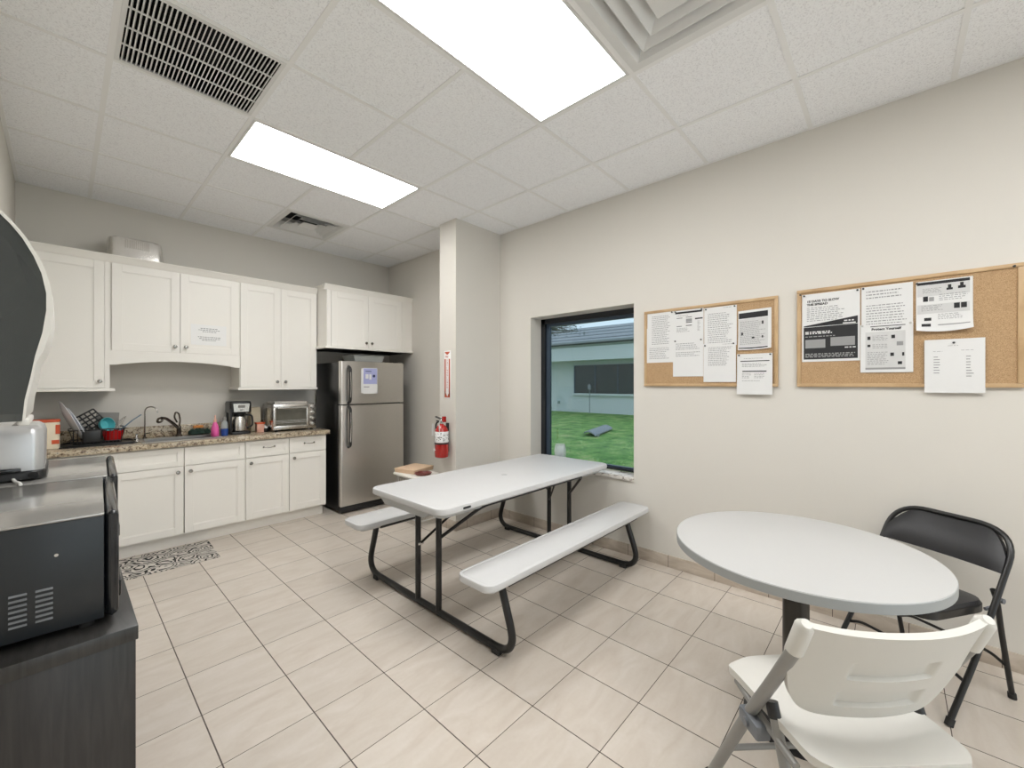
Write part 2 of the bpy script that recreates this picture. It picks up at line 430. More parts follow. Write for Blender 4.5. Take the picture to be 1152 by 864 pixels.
# ------------------------------------------------------------------ room
XL, XR, YB, YF, ZC = -.25, 3.165, 5.06, -2.6, 3.003
AX = 3.017                      # alcove wall
CX0, CY0, CY1 = 2.555, 3.08, 3.33
WY0, WY1, WZ0, WZ1 = 1.555, 2.656, .645, 2.07
struct('floor', MB().box(XL-.2, XR+.25, YF-.2, YB+.2, -.12, 0), M['floor'])
struct('wall_back', MB().box(XL-.2, XR+.25, YB, YB+.2, 0, ZC+.1), M['wall'])
struct('wall_left', MB().box(XL-.2, XL, YF, YB, 0, ZC+.1), M['wall'])
w = MB(); w.box(XL-.2, .05, YF-.2, YF, 0, ZC+.1); w.box(2.85, XR+.25, YF-.2, YF, 0, ZC+.1); w.box(.05, 2.85, YF-.2, YF, 2.55, ZC+.1)
struct('wall_rear', w, M['wall'])
w = MB()
for x in (.05, .72, 1.425, 2.13, 2.80): w.box(x, x+.05, YF-.12, YF-.06, 0, 2.55)
w.box(.10, 2.80, YF-.12, YF-.06, 0, .10); w.box(.10, 2.80, YF-.12, YF-.06, 2.48, 2.55)
wr = struct('added_rear_glazing', w, M['winframe'])  # unseen glazing added behind the viewer to let daylight onto the ceiling
put('pane', MB().box(.10, 2.80, YF-.095, YF-.089, .10, 2.48), M['clearglass'], wr)
w = MB()
w.box(XR, XR+.25, YF, WY0, 0, ZC+.1); w.box(XR, XR+.25, WY1, YB, 0, ZC+.1)
w.box(XR, XR+.25, WY0, WY1, 0, WZ0-.03); w.box(XR, XR+.25, WY0, WY1, WZ1, ZC+.1)
struct('wall_right', w, M['wall'])
struct('wall_alcove', MB().box(AX, XR, CY1, YB, 0, ZC+.1), M['wall'])
struct('wall_column', MB().box(CX0, XR, CY0, CY1, 0, ZC+.1), M['wall'])
bh = .092
struct('baseboard_right', MB().box(XR-.01, XR, YF, CY0, 0, bh, .002), M['base'])
struct('baseboard_column', MB().box(CX0-.01, XR-.01, CY0-.01, CY0, 0, bh, .002), M['base'])
struct('baseboard_column_side', MB().box(CX0-.01, CX0, CY0, CY1+.01, 0, bh, .002), M['base'])
struct('baseboard_alcove', MB().box(AX-.01, AX, CY1, YB, 0, bh, .002), M['base'])

# ceiling grid
G = .6096; GX = 2.595; GY = .981
xs = [XL-.05]+[GX+G*a for a in range(-4, 1)]+[XR+.05]
ys = sorted([YF-.05]+[GY+G*b for b in range(-5, 7)]+[YB+.05])
lights = [(.767, 1.985, GY+3*G, GY+4*G), (.767, 1.985, GY, GY+G), (.767, 1.985, GY-3*G, GY-2*G), (.767, 1.985, GY-5*G, GY-4*G)]
grille = (GX-4*G, GX-3*G, GY+2*G, GY+3*G)
diffs = [(GX-2*G, GX-G, GY+5*G, GY+6*G), (GX-2*G, GX-G, GY-G, GY)]
def covered(x, y):
    return any(a < x < b and c < y < d for a, b, c, d in lights+[grille]+diffs)
c = MB()
for i in range(len(xs)-1):
    for j in range(len(ys)-1):
        if not covered((xs[i]+xs[i+1])/2, (ys[j]+ys[j+1])/2): c.box(xs[i]+.001, xs[i+1]-.001, ys[j]+.001, ys[j+1]-.001, ZC, ZC+.015)
ceil_o = struct('ceiling', c, M['ceil'])
c = MB()
for x in xs[1:-1]:
    cuts = sorted([(q[2], q[3]) for q in lights+[grille]+diffs if q[0]+.01 < x < q[1]-.01]); y = YF
    for a, b in cuts+[(YB, YB)]:
        if a > y: c.box(x-.012, x+.012, y, a, ZC-.004, ZC+.004)
        y = b
for yv in ys[1:-1]: c.box(XL, XR, yv-.012, yv+.012, ZC-.0035, ZC+.004)
c.box(XL, XL+.02, YF, YB, ZC-.003, ZC); c.box(XR-.02, XR, YF, CY0, ZC-.003, ZC)
c.box(XL, AX, YB-.02, YB, ZC-.003, ZC); c.box(AX-.02, AX, CY1, YB, ZC-.003, ZC)
struct('ceiling_grid', c, M['tee'], ceil_o)
struct('ceiling_plenum', MB().box(XL-.2, XR+.25, YF-.2, YB+.2, ZC+.25, ZC+.3), M['duct'], ceil_o)

def troffer(q, label, grp=None):
    x0, x1, y0, y1 = q; t = thing('ceiling_light', label, 'light', ((x0+x1)/2, (y0+y1)/2, ZC), group=grp)
    f = MB(); z0, z1 = ZC-.004, ZC+.05; e = .028
    f.box(x0+.013, x1-.013, y0+.013, y0+e, z0, z1); f.box(x0+.013, x1-.013, y1-e, y1-.013, z0, z1)
    f.box(x0+.013, x0+e, y0+e, y1-e, z0, z1); f.box(x1-e, x1-.013, y0+e, y1-e, z0, z1)
    f.box(x0+e, x1-e, y0+e, y1-e, z1-.004, z1)
    put('frame', f, M['wmetal'], t)
    put('diffuser', MB().box(x0+e, x1-e, y0+e, y1-e, ZC+.0, ZC+.004), M['lit'], t)
troffer(lights[0], 'lit rectangular ceiling light nearer the kitchen cabinets')
troffer(lights[1], 'large lit rectangular ceiling light cut by the top of the photo')
troffer(lights[2], 'unseen lit rectangular ceiling light added behind the viewer for extra light', 'added ceiling lights behind the viewer')  # this and the next are unseen, added to brighten the room
troffer(lights[3], 'unseen lit rectangular ceiling light added behind the viewer for extra light', 'added ceiling lights behind the viewer')

# return air grille
x0, x1, y0, y1 = grille
t = thing('return_air_grille', 'large white louvred return air grille with dark slots in the ceiling', 'vent', ((x0+x1)/2, (y0+y1)/2, ZC))
f = MB(); e = .03; z0 = ZC-.006
f.box(x0+.012, x1-.012, y0+.012, y0+e, z0, ZC); f.box(x0+.012, x1-.012, y1-e, y1-.012, z0, ZC)
f.box(x0+.012, x0+e, y0+e, y1-e, z0, ZC); f.box(x1-e, x1-.012, y0+e, y1-e, z0, ZC)
put('frame', f, M['wmetal'], t)
f = MB(); n = 32
for i in range(n):
    x = x0+e+(i+.5)*(x1-x0-2*e)/n
    f.prism([(x-.002, ZC-.004), (x+.003, ZC-.004), (x+.009, ZC+.016), (x+.004, ZC+.016)], 'y', y0+e, y1-e)
put('louvres', f, M['wmetal'], t)
f = MB()
for k in (1, 2, 3):
    y = y0+e+k*(y1-y0-2*e)/4; f.box(x0+e, x1-e, y-.004, y+.004, ZC-.006, ZC-.001)
put('cross_bars', f, M['wmetal'], t)
f = MB(); f.box(x0+.013, x1-.013, y0+.013, y1-.013, ZC+.17, ZC+.18)
for a in ((x0+.013, x0+.02, y0+.013, y1-.013), (x1-.02, x1-.013, y0+.013, y1-.013), (x0+.02, x1-.02, y0+.013, y0+.02), (x0+.02, x1-.02, y1-.02, y1-.013)):
    f.box(*a, ZC+.017, ZC+.17)
put('duct_box', f, M['black_void'], t)

def frustum(mb, cx, cy, a0, z0, a1, z1, th=.003):
    r = lambda a, z: [(cx-a, cy-a, z), (cx+a, cy-a, z), (cx+a, cy+a, z), (cx-a, cy+a, z)]
    mb.rings_loft([r(a0, z0), r(a1, z1), r(a1-th, z1), r(a0-th, z0), r(a0, z0)], cap=False)
def diffuser(q, label):
    x0, x1, y0, y1 = q; cx, cy = (x0+x1)/2, (y0+y1)/2; hw = (x1-x0)/2-.013
    t = thing('air_diffuser', label, 'vent', (cx, cy, ZC))
    f = MB(); r = lambda a, z: [(cx-a, cy-a, z), (cx+a, cy-a, z), (cx+a, cy+a, z), (cx-a, cy+a, z)]
    f.rings_loft([r(hw, ZC-.005), r(.25, ZC-.005), r(.20, ZC+.06), r(.20, ZC+.10), r(hw, ZC+.10), r(hw, ZC-.005)], cap=False)
    put('frame', f, M['wmetal'], t)
    f = MB(); frustum(f, cx, cy, .20, ZC-.006, .145, ZC+.045); put('outer_cone', f, M['wmetal'], t)
    f = MB(); frustum(f, cx, cy, .135, ZC-.006, .09, ZC+.04); put('inner_cone', f, M['wmetal'], t)
    put('centre_plate', MB().box(cx-.075, cx+.075, cy-.075, cy+.075, ZC-.002, ZC+.001), M['wmetal'], t)
    f = MB(); f.box(cx-.20, cx+.20, cy-.20, cy+.20, ZC+.1, ZC+.11); put('duct_cap', f, M['black_void'], t)
diffuser(diffs[0], 'square white air diffuser with nested cones in the ceiling near the back wall')
diffuser(diffs[1], 'square white air diffuser beside the large light at the top of the photo')

# ------------------------------------------------------------------ window
wo = MB(); fx0, fx1 = XR+.167, XR+.225
for a in ((WY0, WY0+.05, WZ0, WZ1), (WY1-.05, WY1, WZ0, WZ1), (WY0, WY1, WZ1-.05, WZ1), (WY0, WY1, WZ0, WZ0+.018)): wo.box(fx0, fx1, *a)
win = struct('window_1', wo, M['winframe'])
s = MB()
for a in ((WY0+.05, WY0+.09, WZ0+.018, WZ1-.05), (WY1-.09, WY1-.05, WZ0+.018, WZ1-.05), (WY0+.09, WY1-.09, WZ1-.08, WZ1-.05), (WY0+.09, WY1-.09, WZ0+.018, WZ0+.032)):
    s.box(fx0+.025, fx1, *a)
put('sash', s, M['winsash'], win)
put('pane', MB().box(fx0+.035, fx0+.041, WY0+.08, WY1-.08, WZ0+.025, WZ1-.07), M['glass'], win)
sl = MB(); sl.box(XR-.02, fx0, WY0, WY1, WZ0-.03, WZ0, .004)
struct('trim_1', sl, M['marble'])

# ------------------------------------------------------------------ outside
g = put('ground', MB().box(XR+.3, 60, -20, 60, -.1, 0), M['grass'], origin=(0, 0, 0)); g['kind'] = 'structure'
b = thing('neighbouring_building', 'white one-storey building with grey shingle roof seen through the window', 'building', (17.5, 10, 0))
put('wall', MB().box(17.5, 24, -12, 30, 0, 3.0), M['stucco'], b)
put('fascia', MB().box(16.5, 16.7, -12, 30, 2.52, 3.32), M['stucco'], b)
put('soffit', MB().box(16.7, 17.5, -12, 30, 2.75, 2.85), M['soffit'], b)
rf = MB(); rf.prism([(16.3, 3.30), (16.3, 3.40), (20.2, 4.62), (24.4, 3.40), (24.4, 3.0), (16.7, 3.0)], 'y', -12.3, 30.3); put('roof', rf, M['shingle'], b)
wn = put('window_band', MB().box(17.44, 17.5, 2.2, 11.75, .95, 2.33), M['darkwin'], b)
f = MB()
for i in range(9): y = 2.2+i*9.55/8; f.box(17.42, 17.46, y-.03, y+.03, .95, 2.33)
put('mullions', f, M['winsash'], wn)
put('window_sill', MB().box(17.36, 17.5, 2.0, 11.9, .85, .95), M['stucco'], b)
put('outlet_box', MB().box(17.42, 17.5, 12.68, 12.8, .40, .54, .01), M['soffit'], b)
f = MB(); f.cyl((17.1, 10.67, 0), (17.1, 10.67, 1.15), .02); f.box(17.04, 17.16, 10.60, 10.74, 1.15, 1.36, .02); f.cyl((17.1, 10.67, 1.36), (17.1, 10.67, 1.42), .04, .01)
tag(put('garden_lamp', f, M['concrete']), 'small lamp on a thin post beside the wall of the building outside', 'lamp')
f = MB()
def arch(u, v):
    a = (u-.5)*1.5
    return Vector((9.6+1.9*v+.25*math.sin(a), 6.0+.55*v+.42*math.sin(a), .035+.26*(math.cos(a)-.72)))
f.sheet(arch, 12, 6, .03, (0, 0, 1))
for (xx, yy) in ((9.75, 5.85), (11.2, 6.5)): f.box(xx-.05, xx+.05, yy-.05, yy+.05, 0, .07)
tag(put('grey_panel', f, M['concrete']), 'grey curved panel lying on the lawn outside the window', 'panel')
# tree whose branches cross the top of the window
t = thing('tree', 'leafy tree whose branches hang in front of the shingle roof outside', 'tree', (13, 11.9, 0))
f = MB(); f.tube([(13, 11.9, 0), (13.05, 11.85, 1.4), (12.95, 11.8, 2.8), (13.1, 11.7, 4.4), (13, 11.9, 6)], [.2, .16, .14, .10, .05]); put('trunk', f, M['bark'], t)
f = MB(); lf = MB(); tips = []
for k in range(16):
    a0 = Vector((13.05, 11.75, 3.2+random.random()*1.0)); a1 = Vector((12.6+random.random()*1.2, 8.8+random.random()*1.4, 3.36+random.random()*.45))
    mid = (a0+a1)/2+Vector((0, 0, .15)); pts = [a0*(1-u)**2+mid*2*u*(1-u)+a1*u*u for u in [i/8 for i in range(9)]]
    f.tube(pts, [.035*(1-i/9)+.006 for i in range(9)], 5); tips += pts[4:]
put('branches', f, M['bark'], t)
for p in tips:
    for k in range(14):
        q = p+Vector((random.gauss(0, .16), random.gauss(0, .2), random.gauss(0, .1))); sz = .045
        d1 = Vector((random.uniform(-1, 1), random.uniform(-1, 1), random.uniform(-1, 1))).normalized(); d2 = d1.orthogonal().normalized()
        lf.face(lf.verts([q-d1*sz, q+d2*sz*.5, q+d1*sz, q-d2*sz*.5]))
put('foliage', lf, M['leaf'], t)

# ------------------------------------------------------------------ cabinets
def shaker(mb, x0, x1, z0, z1, yf, th=.02, st=.062, rec=.009):
    mb.box(x0, x0+st, yf, yf+th, z0, z1, .0012, 1); mb.box(x1-st, x1, yf, yf+th, z0, z1, .0012, 1)
    mb.box(x0+st, x1-st, yf, yf+th, z1-st, z1, .0012, 1); mb.box(x0+st, x1-st, yf, yf+th, z0, z0+st, .0012, 1)
    mb.prism([(x0+st-.001, z0+st-.001), (x1-st+.001, z0+st-.001), (x1-st+.001, z1-st+.001), (x0+st-.001, z1-st+.001)], 'y', yf+rec, yf+th-.001)
    # small inner moulding
    for a in ((x0+st, x0+st+.006, z0+st, z1-st), (x1-st-.006, x1-st, z0+st, z1-st), (x0+st, x1-st, z1-st-.006, z1-st), (x0+st, x1-st, z0+st, z0+st+.006)):
        mb.box(a[0], a[1], yf+.004, yf+rec+.002, a[2], a[3])
    return mb
def knob(x, z, yf, parent):
    return put('knob', MB().lathe([(.006, 0), (.005, -.012), (.009, -.016), (.0155, -.020), (.0155, -.026), (.011, -.031), (.003, -.032)], (x, yf, z), 20, 'y'), M['nickel'], parent)
def pull(x, z, yf, parent):
    f = MB(); f.tube(fillet([(x-.048, yf, z), (x-.048, yf-.024, z+.002), (x, yf-.03, z-.004), (x+.048, yf-.024, z+.002), (x+.048, yf, z)], .02), .0045, 8)
    for sx in (-1, 1): f.cyl((x+sx*.048, yf, z), (x+sx*.048, yf-.004, z), .009)
    return put('handle', f, M['nickel'], parent)
UF, BK = 4.74, YB
def upper(x0, x1, z0, z1, yf, label, doors, knobs, body_z0=None, rail=True, crown_to=None, valance=False, filler=None, crown_left=False):
    t = thing('wall_cabinet', label, 'cabinet', ((x0+x1)/2, yf, z0))
    bx = MB(); bx.box(max(x0, XL+.004), x1, yf+.02, BK-.003, (body_z0 or z0), z1-.02); put('body', bx, M['cab'], t)
    for (a, b), kx in zip(doors, knobs):
        dz0 = (body_z0 or z0)+(.0 if valance else .028 if rail else .0); dz1 = z1-.062
        d = put('door', shaker(MB(), a+.0015, b-.0015, dz0, dz1, yf), M['cab'], t); knob(kx, dz0+.055, yf, d)
    cr = MB(); l = x0-.03 if crown_left else x0
    cr.prism([(yf+.02, z1-.06), (yf+.008, z1-.06), (yf-.004, z1-.045), (yf-.012, z1-.02), (yf-.028, z1-.006), (yf-.028, z1), (yf+.02, z1)], 'x', l, x1)
    if crown_left:
        cr.prism([(x0, z1-.06), (x0-.005, z1-.045), (x0-.012, z1-.02), (x0-.028, z1-.006), (x0-.028, z1), (x0, z1)], 'y', yf+.0, BK-.30)
    cr.box(x0, x1, yf+.02, BK, z1-.02, z1)
    put('crown_moulding', cr, M['cab'], t)
    if rail: put('light_rail', MB().box(max(XL+.002, x0-(.022 if rail else 0)), x1+(.03 if x0 < 0 else 0), yf-.02, BK-.005, z0, z0+.024, .004), M['cab'], t)
    if filler: put('filler_strip', MB().box(*filler, yf+.004, yf+.02, z0+.024, z1-.06), M['cab'], t)
    return t
# left tall
t = upper(XL, .264, 1.35, 2.475, UF, 'tall cream wall cabinet at the left, half behind the towel dispenser', [(-.23, .235)], [.205], rail=2)
put('face_strip', MB().box(.235, .264, UF, UF+.02, 1.374, 2.413), M['cab'], t)
# over sink
t = upper(.264, 1.187, 1.60, 2.475, UF, 'wide cream two-door wall cabinet with arched valance above the sink', [(.275, .722), (.722, 1.176)], [.683, .762], body_z0=1.69, rail=False, valance=True)
v = MB(); pts = [(.264, 1.57)]
for i in range(21):
    u = i/20; pts.append((.30+.85*u, 1.57+.04*math.sin(PI*u)**.8 if 0 < u < 1 else 1.57))
pts += [(1.187, 1.57), (1.187, 1.69), (.264, 1.69)]
v.prism(pts, 'y', UF+.003, UF+.02); put('arched_valance', v, M['cab'], t)
# right tall
t = upper(1.187, 1.93, 1.35, 2.475, UF, 'tall cream two-door wall cabinet above the toaster oven', [(1.19, 1.5585), (1.5585, 1.927)], [1.52, 1.598], rail=2)
# over fridge
t = upper(1.937, AX, 1.80, 2.495, 4.5, 'cream two-door wall cabinet over the refrigerator', [(1.985, 2.42), (2.42, 2.865)], [2.385, 2.455], rail=1, filler=(2.87, AX), crown_left=True)
put('face_strip', MB().box(1.937, 1.983, 4.503, 4.52, 1.824, 2.435), M['cab'], t)

BF = 4.5; CT = .915
def base_cab(x0, x1, label, cells, sink=False, end=False):
    t = thing('base_cabinet', label, 'cabinet', ((x0+x1)/2, BF, 0))
    b = MB()
    if sink:
        b.box(x0, x0+.018, BF+.02, BK-.004, .105, CT-.042); b.box(x1-.018, x1, BF+.02, BK-.004, .105, CT-.042); b.box(x0+.018, x1-.018, BF+.02, BK-.004, .105, .123)
        b.box(x0+.018, x1-.018, BF+.02, BF+.035, .70, CT-.042); b.box(x0+.018, x1-.018, BK-.016, BK-.004, .123, CT-.042)
    else: b.box(max(x0, XL+.004), x1, BF+.02, BK-.004, .105, CT-.042)
    put('body', b, M['cab'], t)
    put('toe_kick', MB().box(max(x0, XL+.004), x1-(.0 if not end else .01), BF+.075, BF+.09, 0, .105), M['cab'], t)
    for (a, c2, hx, dr) in cells:
        d = put('door', shaker(MB(), a+.0015, c2-.0015, .12, .70, BF, st=.06), M['cab'], t); knob(hx, .655, BF, d)
        if dr == 'false': put('false_drawer_front', shaker(MB(), a+.0015, c2-.0015, .705, .862, BF, st=.042), M['cab'], t)
        else:
            q = put('drawer', shaker(MB(), a+.0015, c2-.0015, .708, .862, BF, st=.038), M['cab'], t); pull((a+c2)/2+.01, .795, BF, q)
    return t
base_cab(XL, .25, 'cream base cabinet at the left corner behind the microwaves', [(-.215, .235, -.18, 'false')])
base_cab(.25, 1.170, 'wide cream base cabinet with two doors under the sink', [(.253, .710, .668, 'false'), (.714, 1.168, .755, 'false')], sink=True)
base_cab(1.170, 1.556, 'cream base cabinet with one drawer, just right of the sink cabinet', [(1.173, 1.554, 1.215, 'drawer')])
base_cab(1.556, 1.931, 'cream base cabinet with one drawer beside the refrigerator', [(1.559, 1.928, 1.60, 'drawer')], end=True)

SX0, SX1, SY0, SY1 = .47, .99, 4.60, 4.90
ct = MB(); z0, z1 = CT-.042, CT
ct.box(XL+.003, SX0, 4.465, BK, z0, z1, .004); ct.box(SX1, 1.955, 4.465, BK, z0, z1, .004)
ct.box(SX0, SX1, 4.465, SY0, z0, z1, .004); ct.box(SX0, SX1, SY1, BK, z0, z1, .004)
cto = put('countertop', ct, M['granite'], origin=(.85, 4.76, z0)); tag(cto, 'speckled brown and cream granite-look countertop on the white base cabinets', 'countertop')
put('backsplash', MB().box(XL+.003, 1.955, BK-.02, BK, z1, 1.02, .003), M['granite'], cto)
# sink
t = thing('kitchen_sink', 'stainless steel drop-in sink in the granite countertop', 'sink', (.73, 4.75, CT))
f = MB()
for a in ((SX0-.02, SX1+.02, SY0-.02, SY0+.01), (SX0-.02, SX1+.02, SY1-.01, SY1+.045), (SX0-.02, SX0+.01, SY0+.01, SY1-.01), (SX1-.01, SX1+.02, SY0+.01, SY1-.01)): f.box(*a, CT, CT+.006, .002, 1)
put('rim', f, M['satin'], t)
f = MB(); h = .16
f.box(SX0+.004, SX1-.004, SY0+.004, SY1-.004, CT-h, CT-h+.003)
for a in ((SX0+.004, SX0+.008, SY0+.004, SY1-.004), (SX1-.008, SX1-.004, SY0+.004, SY1-.004), (SX0+.008, SX1-.008, SY0+.004, SY0+.008), (SX0+.008, SX1-.008, SY1-.008, SY1-.004)): f.box(*a, CT-h+.003, CT)
put('basin', f, M['satin'], t)
# faucets
FB = (.74, 4.925)
t = thing('kitchen_faucet', 'dark metal single-lever kitchen faucet at the back of the sink', 'faucet', (*FB, CT+.006))
f = MB(); f.lathe([(.028, 0), (.026, .012), (.018, .02), (.017, .075), (.02, .085), (.014, .1)], (*FB, CT+.006)); put('body', f, M['bronze'], t)
f = MB(); f.tube(fillet([(FB[0], FB[1], .99), (.70, 4.90, 1.04), (.635, 4.85, 1.10), (.60, 4.83, 1.105)], .03), [.013]*8+[.012]*8, 12)
f.tube(fillet([(.60, 4.83, 1.105), (.575, 4.81, 1.10), (.57, 4.81, 1.068), (.60, 4.83, 1.07), (.61, 4.835, 1.09)], .015), .009, 10)
put('spout', f, M['bronze'], t)
f = MB(); f.tube(fillet([(FB[0], FB[1], 1.0), (FB[0]+.01, FB[1], 1.07), (FB[0]+.0, FB[1], 1.135), (FB[0]-.025, FB[1], 1.15), (FB[0]-.035, FB[1], 1.10), (FB[0]-.012, FB[1], 1.05)], .02), .007, 10)
put('lever', f, M['bronze'], t)
t = thing('filtered_water_tap', 'thin gooseneck water tap left of the main faucet', 'faucet', (.50, 4.93, CT))
f = MB(); f.lathe([(.017, 0), (.015, .01), (.008, .016), (.006, .04)], (.50, 4.93, CT+.006)); put('base', f, M['bronze'], t)
f = MB(); arc = [(.50, 4.93, .95), (.50, 4.93, 1.16)]+[(.54-.04*math.cos(a), 4.93-.02*(1-math.cos(a)), 1.165+.04*math.sin(a)) for a in [i*PI/8 for i in range(1, 8)]]+[(.585, 4.89, 1.15)]
f.tube(arc, .0055, 10); put('spout', f, M['nickel'], t)
f = MB(); f.cyl((.505, 4.925, .965), (.535, 4.91, .972), .004); put('lever', f, M['bronze'], t)
t = thing('soap_dispenser', 'low dark soap dispenser pump left of the gooseneck tap', 'dispenser', (.445, 4.93, CT))
f = MB(); f.lathe([(.019, 0), (.017, .012), (.010, .018), (.008, .04), (.012, .045), (.010, .052)], (.445, 4.93, CT)); put('collar', f, M['chrome'], t)
f = MB(); f.cyl((.445, 4.93, CT+.05), (.445, 4.885, CT+.055), .005, .004); put('nozzle', f, M['bronze'], t)

# ------------------------------------------------------------------ dish rack
t = thing('drainboard', 'black plastic drip tray under the dish rack', 'tray', (.205, 4.81, CT))
f = MB(); f.slab(.205, 4.815, .45, .35, .05, CT, CT+.006, .002)
f.tube([(x, y, CT+.010) for x, y in [(.205+.21*math.copysign(abs(math.cos(a))**.3, math.cos(a)), 4.815+.16*math.copysign(abs(math.sin(a))**.3, math.sin(a))) for a in [i*2*PI/48 for i in range(48)]]], .006, 8, True)
put('tray', f, M['black'], t)
RZ = CT+.012
t = thing('dish_rack', 'black wire dish rack with a solid front panel on the counter left of the sink', 'rack', (.2, 4.81, RZ))
def rl(z, ex): return [(.195-.15-ex, 4.69-ex, z), (.195+.15+ex, 4.69-ex, z), (.195+.15+ex, 4.93+ex, z), (.195-.15-ex, 4.93+ex, z)]
def loop(mb, c4, r, rad=.04):
    P = [Vector(p) for p in c4]; P2 = [(P[0]+P[1])/2]+[P[1], P[2], P[3], P[0]]+[(P[0]+P[1])/2]
    pts = fillet(P2, rad); mb.tube(pts[:-1], r, 8, True)
f = MB(); loop(f, rl(1.045, .012), .005); loop(f, rl(.95, .0), .003); loop(f, rl(RZ+.005, -.015), .0035)
put('rim', f, M['black'], t)
f = MB()
for i in range(13):
    x = .06+i*.0225
    f.tube([(x, 4.68, 1.045), (x, 4.70, RZ+.005), (x, 4.92, RZ+.005), (x, 4.94, 1.045)], .0018, 6)
for i in range(9):
    y = 4.72+i*.023; f.tube([(.035, y, 1.045), (.062, y, RZ+.005), (.33, y, RZ+.005), (.355, y, 1.045)], .0018, 6)
put('wires', f, M['black'], t)
put('front_panel', MB().box(.108, .212, 4.672, 4.684, .945, 1.04, .006), M['black'], t)
def plate(x, y, z, r, tilt, az, label, m=M['ceramic'], name='dinner_plate', cat='plate', grp=None):
    f = MB(); f.lathe([(r*.55, 0), (r*.6, .002), (r, .016), (r, .019), (r*.6, .006), (.001, .005)])
    f.xf(Matrix.Translation((x, y, z)) @ Matrix.Rotation(az, 4, 'Z') @ Matrix.Rotation(tilt, 4, 'Y'))
    o = put(name, f, m); tag(o, label, cat, grp); return o
plate(.030, 4.79, 1.115, .165, math.radians(68), .12, 'tall white plate leaning outwards at the left end of the dish rack')
plate(.062, 4.79, 1.085, .140, math.radians(68), .12, 'second white plate standing in the dish rack, inside the tallest one')
plate(.090, 4.79, 1.045, .100, math.radians(68), .12, 'smallest pale plate in the dish rack, next to the black grid', M['clear'])
f = MB(); s_ = .13
for i in range(5): f.box(-s_/2+i*s_/4-.005, -s_/2+i*s_/4+.005, -.006, .006, -.08, .08)
for i in range(6): f.box(-s_/2, s_/2, -.0065, .0065, -.08+i*.032-.005, -.08+i*.032+.005)
f.xf(Matrix.Translation((.162, 4.80, 1.105)) @ Matrix.Rotation(math.radians(-35), 4, 'Y') @ Matrix.Rotation(.15, 4, 'X'))
tag(put('cooling_rack', f, M['black']), 'black grid rack tilted on top of the dish rack', 'rack')
f = MB(); f.lathe([(.02, 0), (.045, .006), (.062, .04), (.066, .06), (.062, .06), (.058, .04), (.04, .012), (.001, .008)])
f.xf(Matrix.Translation((.225, 4.79, 1.07)) @ Matrix.Rotation(math.radians(75), 4, 'X') @ Matrix.Rotation(math.radians(35), 4, 'Y') @ Matrix.Scale(.85, 4))
tag(put('teal_bowl', f, M['teal']), 'teal plastic bowl tipped in the dish rack', 'bowl')
f = MB(); f.box(-.07, .07, -.004, .004, -.11, .11, .003); f.xf(Matrix.Translation((.255, 4.875, 1.06)) @ Matrix.Rotation(.06, 4, 'Y'))
tag(put('cutting_board', f, M['greyp']), 'grey cutting board standing at the back of the dish rack', 'cutting board')
f = MB(); f.lathe([(.03, 0), (.05, .006), (.062, .05), (.064, .085), (.060, .085), (.057, .05), (.045, .012), (.001, .009)], (.285, 4.765, RZ+.012))
tag(put('red_bowl', f, M['redp']), 'red bowl at the right end of the dish rack', 'bowl')
f = MB()
for k in range(7):
    a = k*PI/7; pts = [(.31+.0, 4.77, .99)]
    pts = [Vector((.28, 4.77, 1.02))+Vector((.085*u, 0, .12*u))+Vector((math.cos(a)*.6, math.sin(a), -.5*math.cos(a)))*.022*math.sin(PI*u) for u in [i/8 for i in range(9)]]
    f.tube(pts, .0012, 5)
f.cyl((.24, 4.77, .965), (.285, 4.77, 1.028), .006)
tag(put('wire_whisk', f, M['wire']), 'wire whisk sticking up from the right of the dish rack', 'whisk')
f = MB(); f.cyl((.30, 4.73, 1.0), (.40, 4.71, 1.105), .006, .005); f.cyl((.40, 4.71, 1.105), (.455, 4.70, 1.15), .0045); f.box(-.02, .02, -.002, .002, -.035, .035, .001)
tag(put('blue_spatula', f, M['bluep']), 'blue-grey spatula handle pointing right out of the dish rack', 'spatula')
bpy.data.objects['blue_spatula']  # keep name

# tub with orange lid
t = thing('snack_tub', 'cream tub with an orange lid on the counter behind the toaster', 'container', (-.085, 4.735, CT))
f = MB(); f.slab(-.085, 4.735, .145, .12, .03, CT, 1.12, .004); put('body', f, M['cream'], t)
f = MB(); f.slab(-.085, 4.735, .151, .126, .033, 1.12, 1.14, .004); put('lid', f, M['orange'], t)
f = MB(); f.box(-.035, -.012, 4.673, 4.6748, 1.03, 1.10); f.box(-.055, -.015, 4.673, 4.6748, .955, .985); put('label_print', f, M['orange'], t)

# items right of sink
f = MB(); random.seed(3)
for k in range(9):
    x = .85+.013*k+random.uniform(-.01, .01); y = 4.965+random.uniform(-.02, .012)
    f.lathe([(.006, 0), (.03+random.random()*.01, .01), (.028, .03+random.random()*.012), (.004, .045+random.random()*.02)], (x, y, CT+.0065), 10)
tag(put('dish_cloth', f, M['darkgreen']), 'crumpled dark green dish cloth at the back of the counter beside the sink', 'cloth')
f = MB(); f.box(.855, .935, 4.955, 4.985, CT+.068, CT+.092, .006)
tag(put('dish_sponge', f, M['sponge']), 'orange sponge on the dark green dish cloth', 'sponge')
t = thing('dish_soap_bottle', 'pink dish soap bottle with cap beside the coffee maker', 'bottle', (.978, 4.72, CT))
f = MB(); f.lathe([(.026, 0), (.031, .008), (.032, .06), (.028, .09), (.016, .125), (.012, .135)], (.978, 4.715, CT)); put('body', f, M['pink'], t)
f = MB(); f.lathe([(.013, .135), (.013, .155), (.006, .165), (.005, .198), (.002, .2)], (.978, 4.715, CT)); put('cap', f, M['palepink'], t)
t = thing('spray_bottle', 'clear bottle of blue liquid between the pink soap and the coffee maker', 'bottle', (1.05, 4.71, CT))
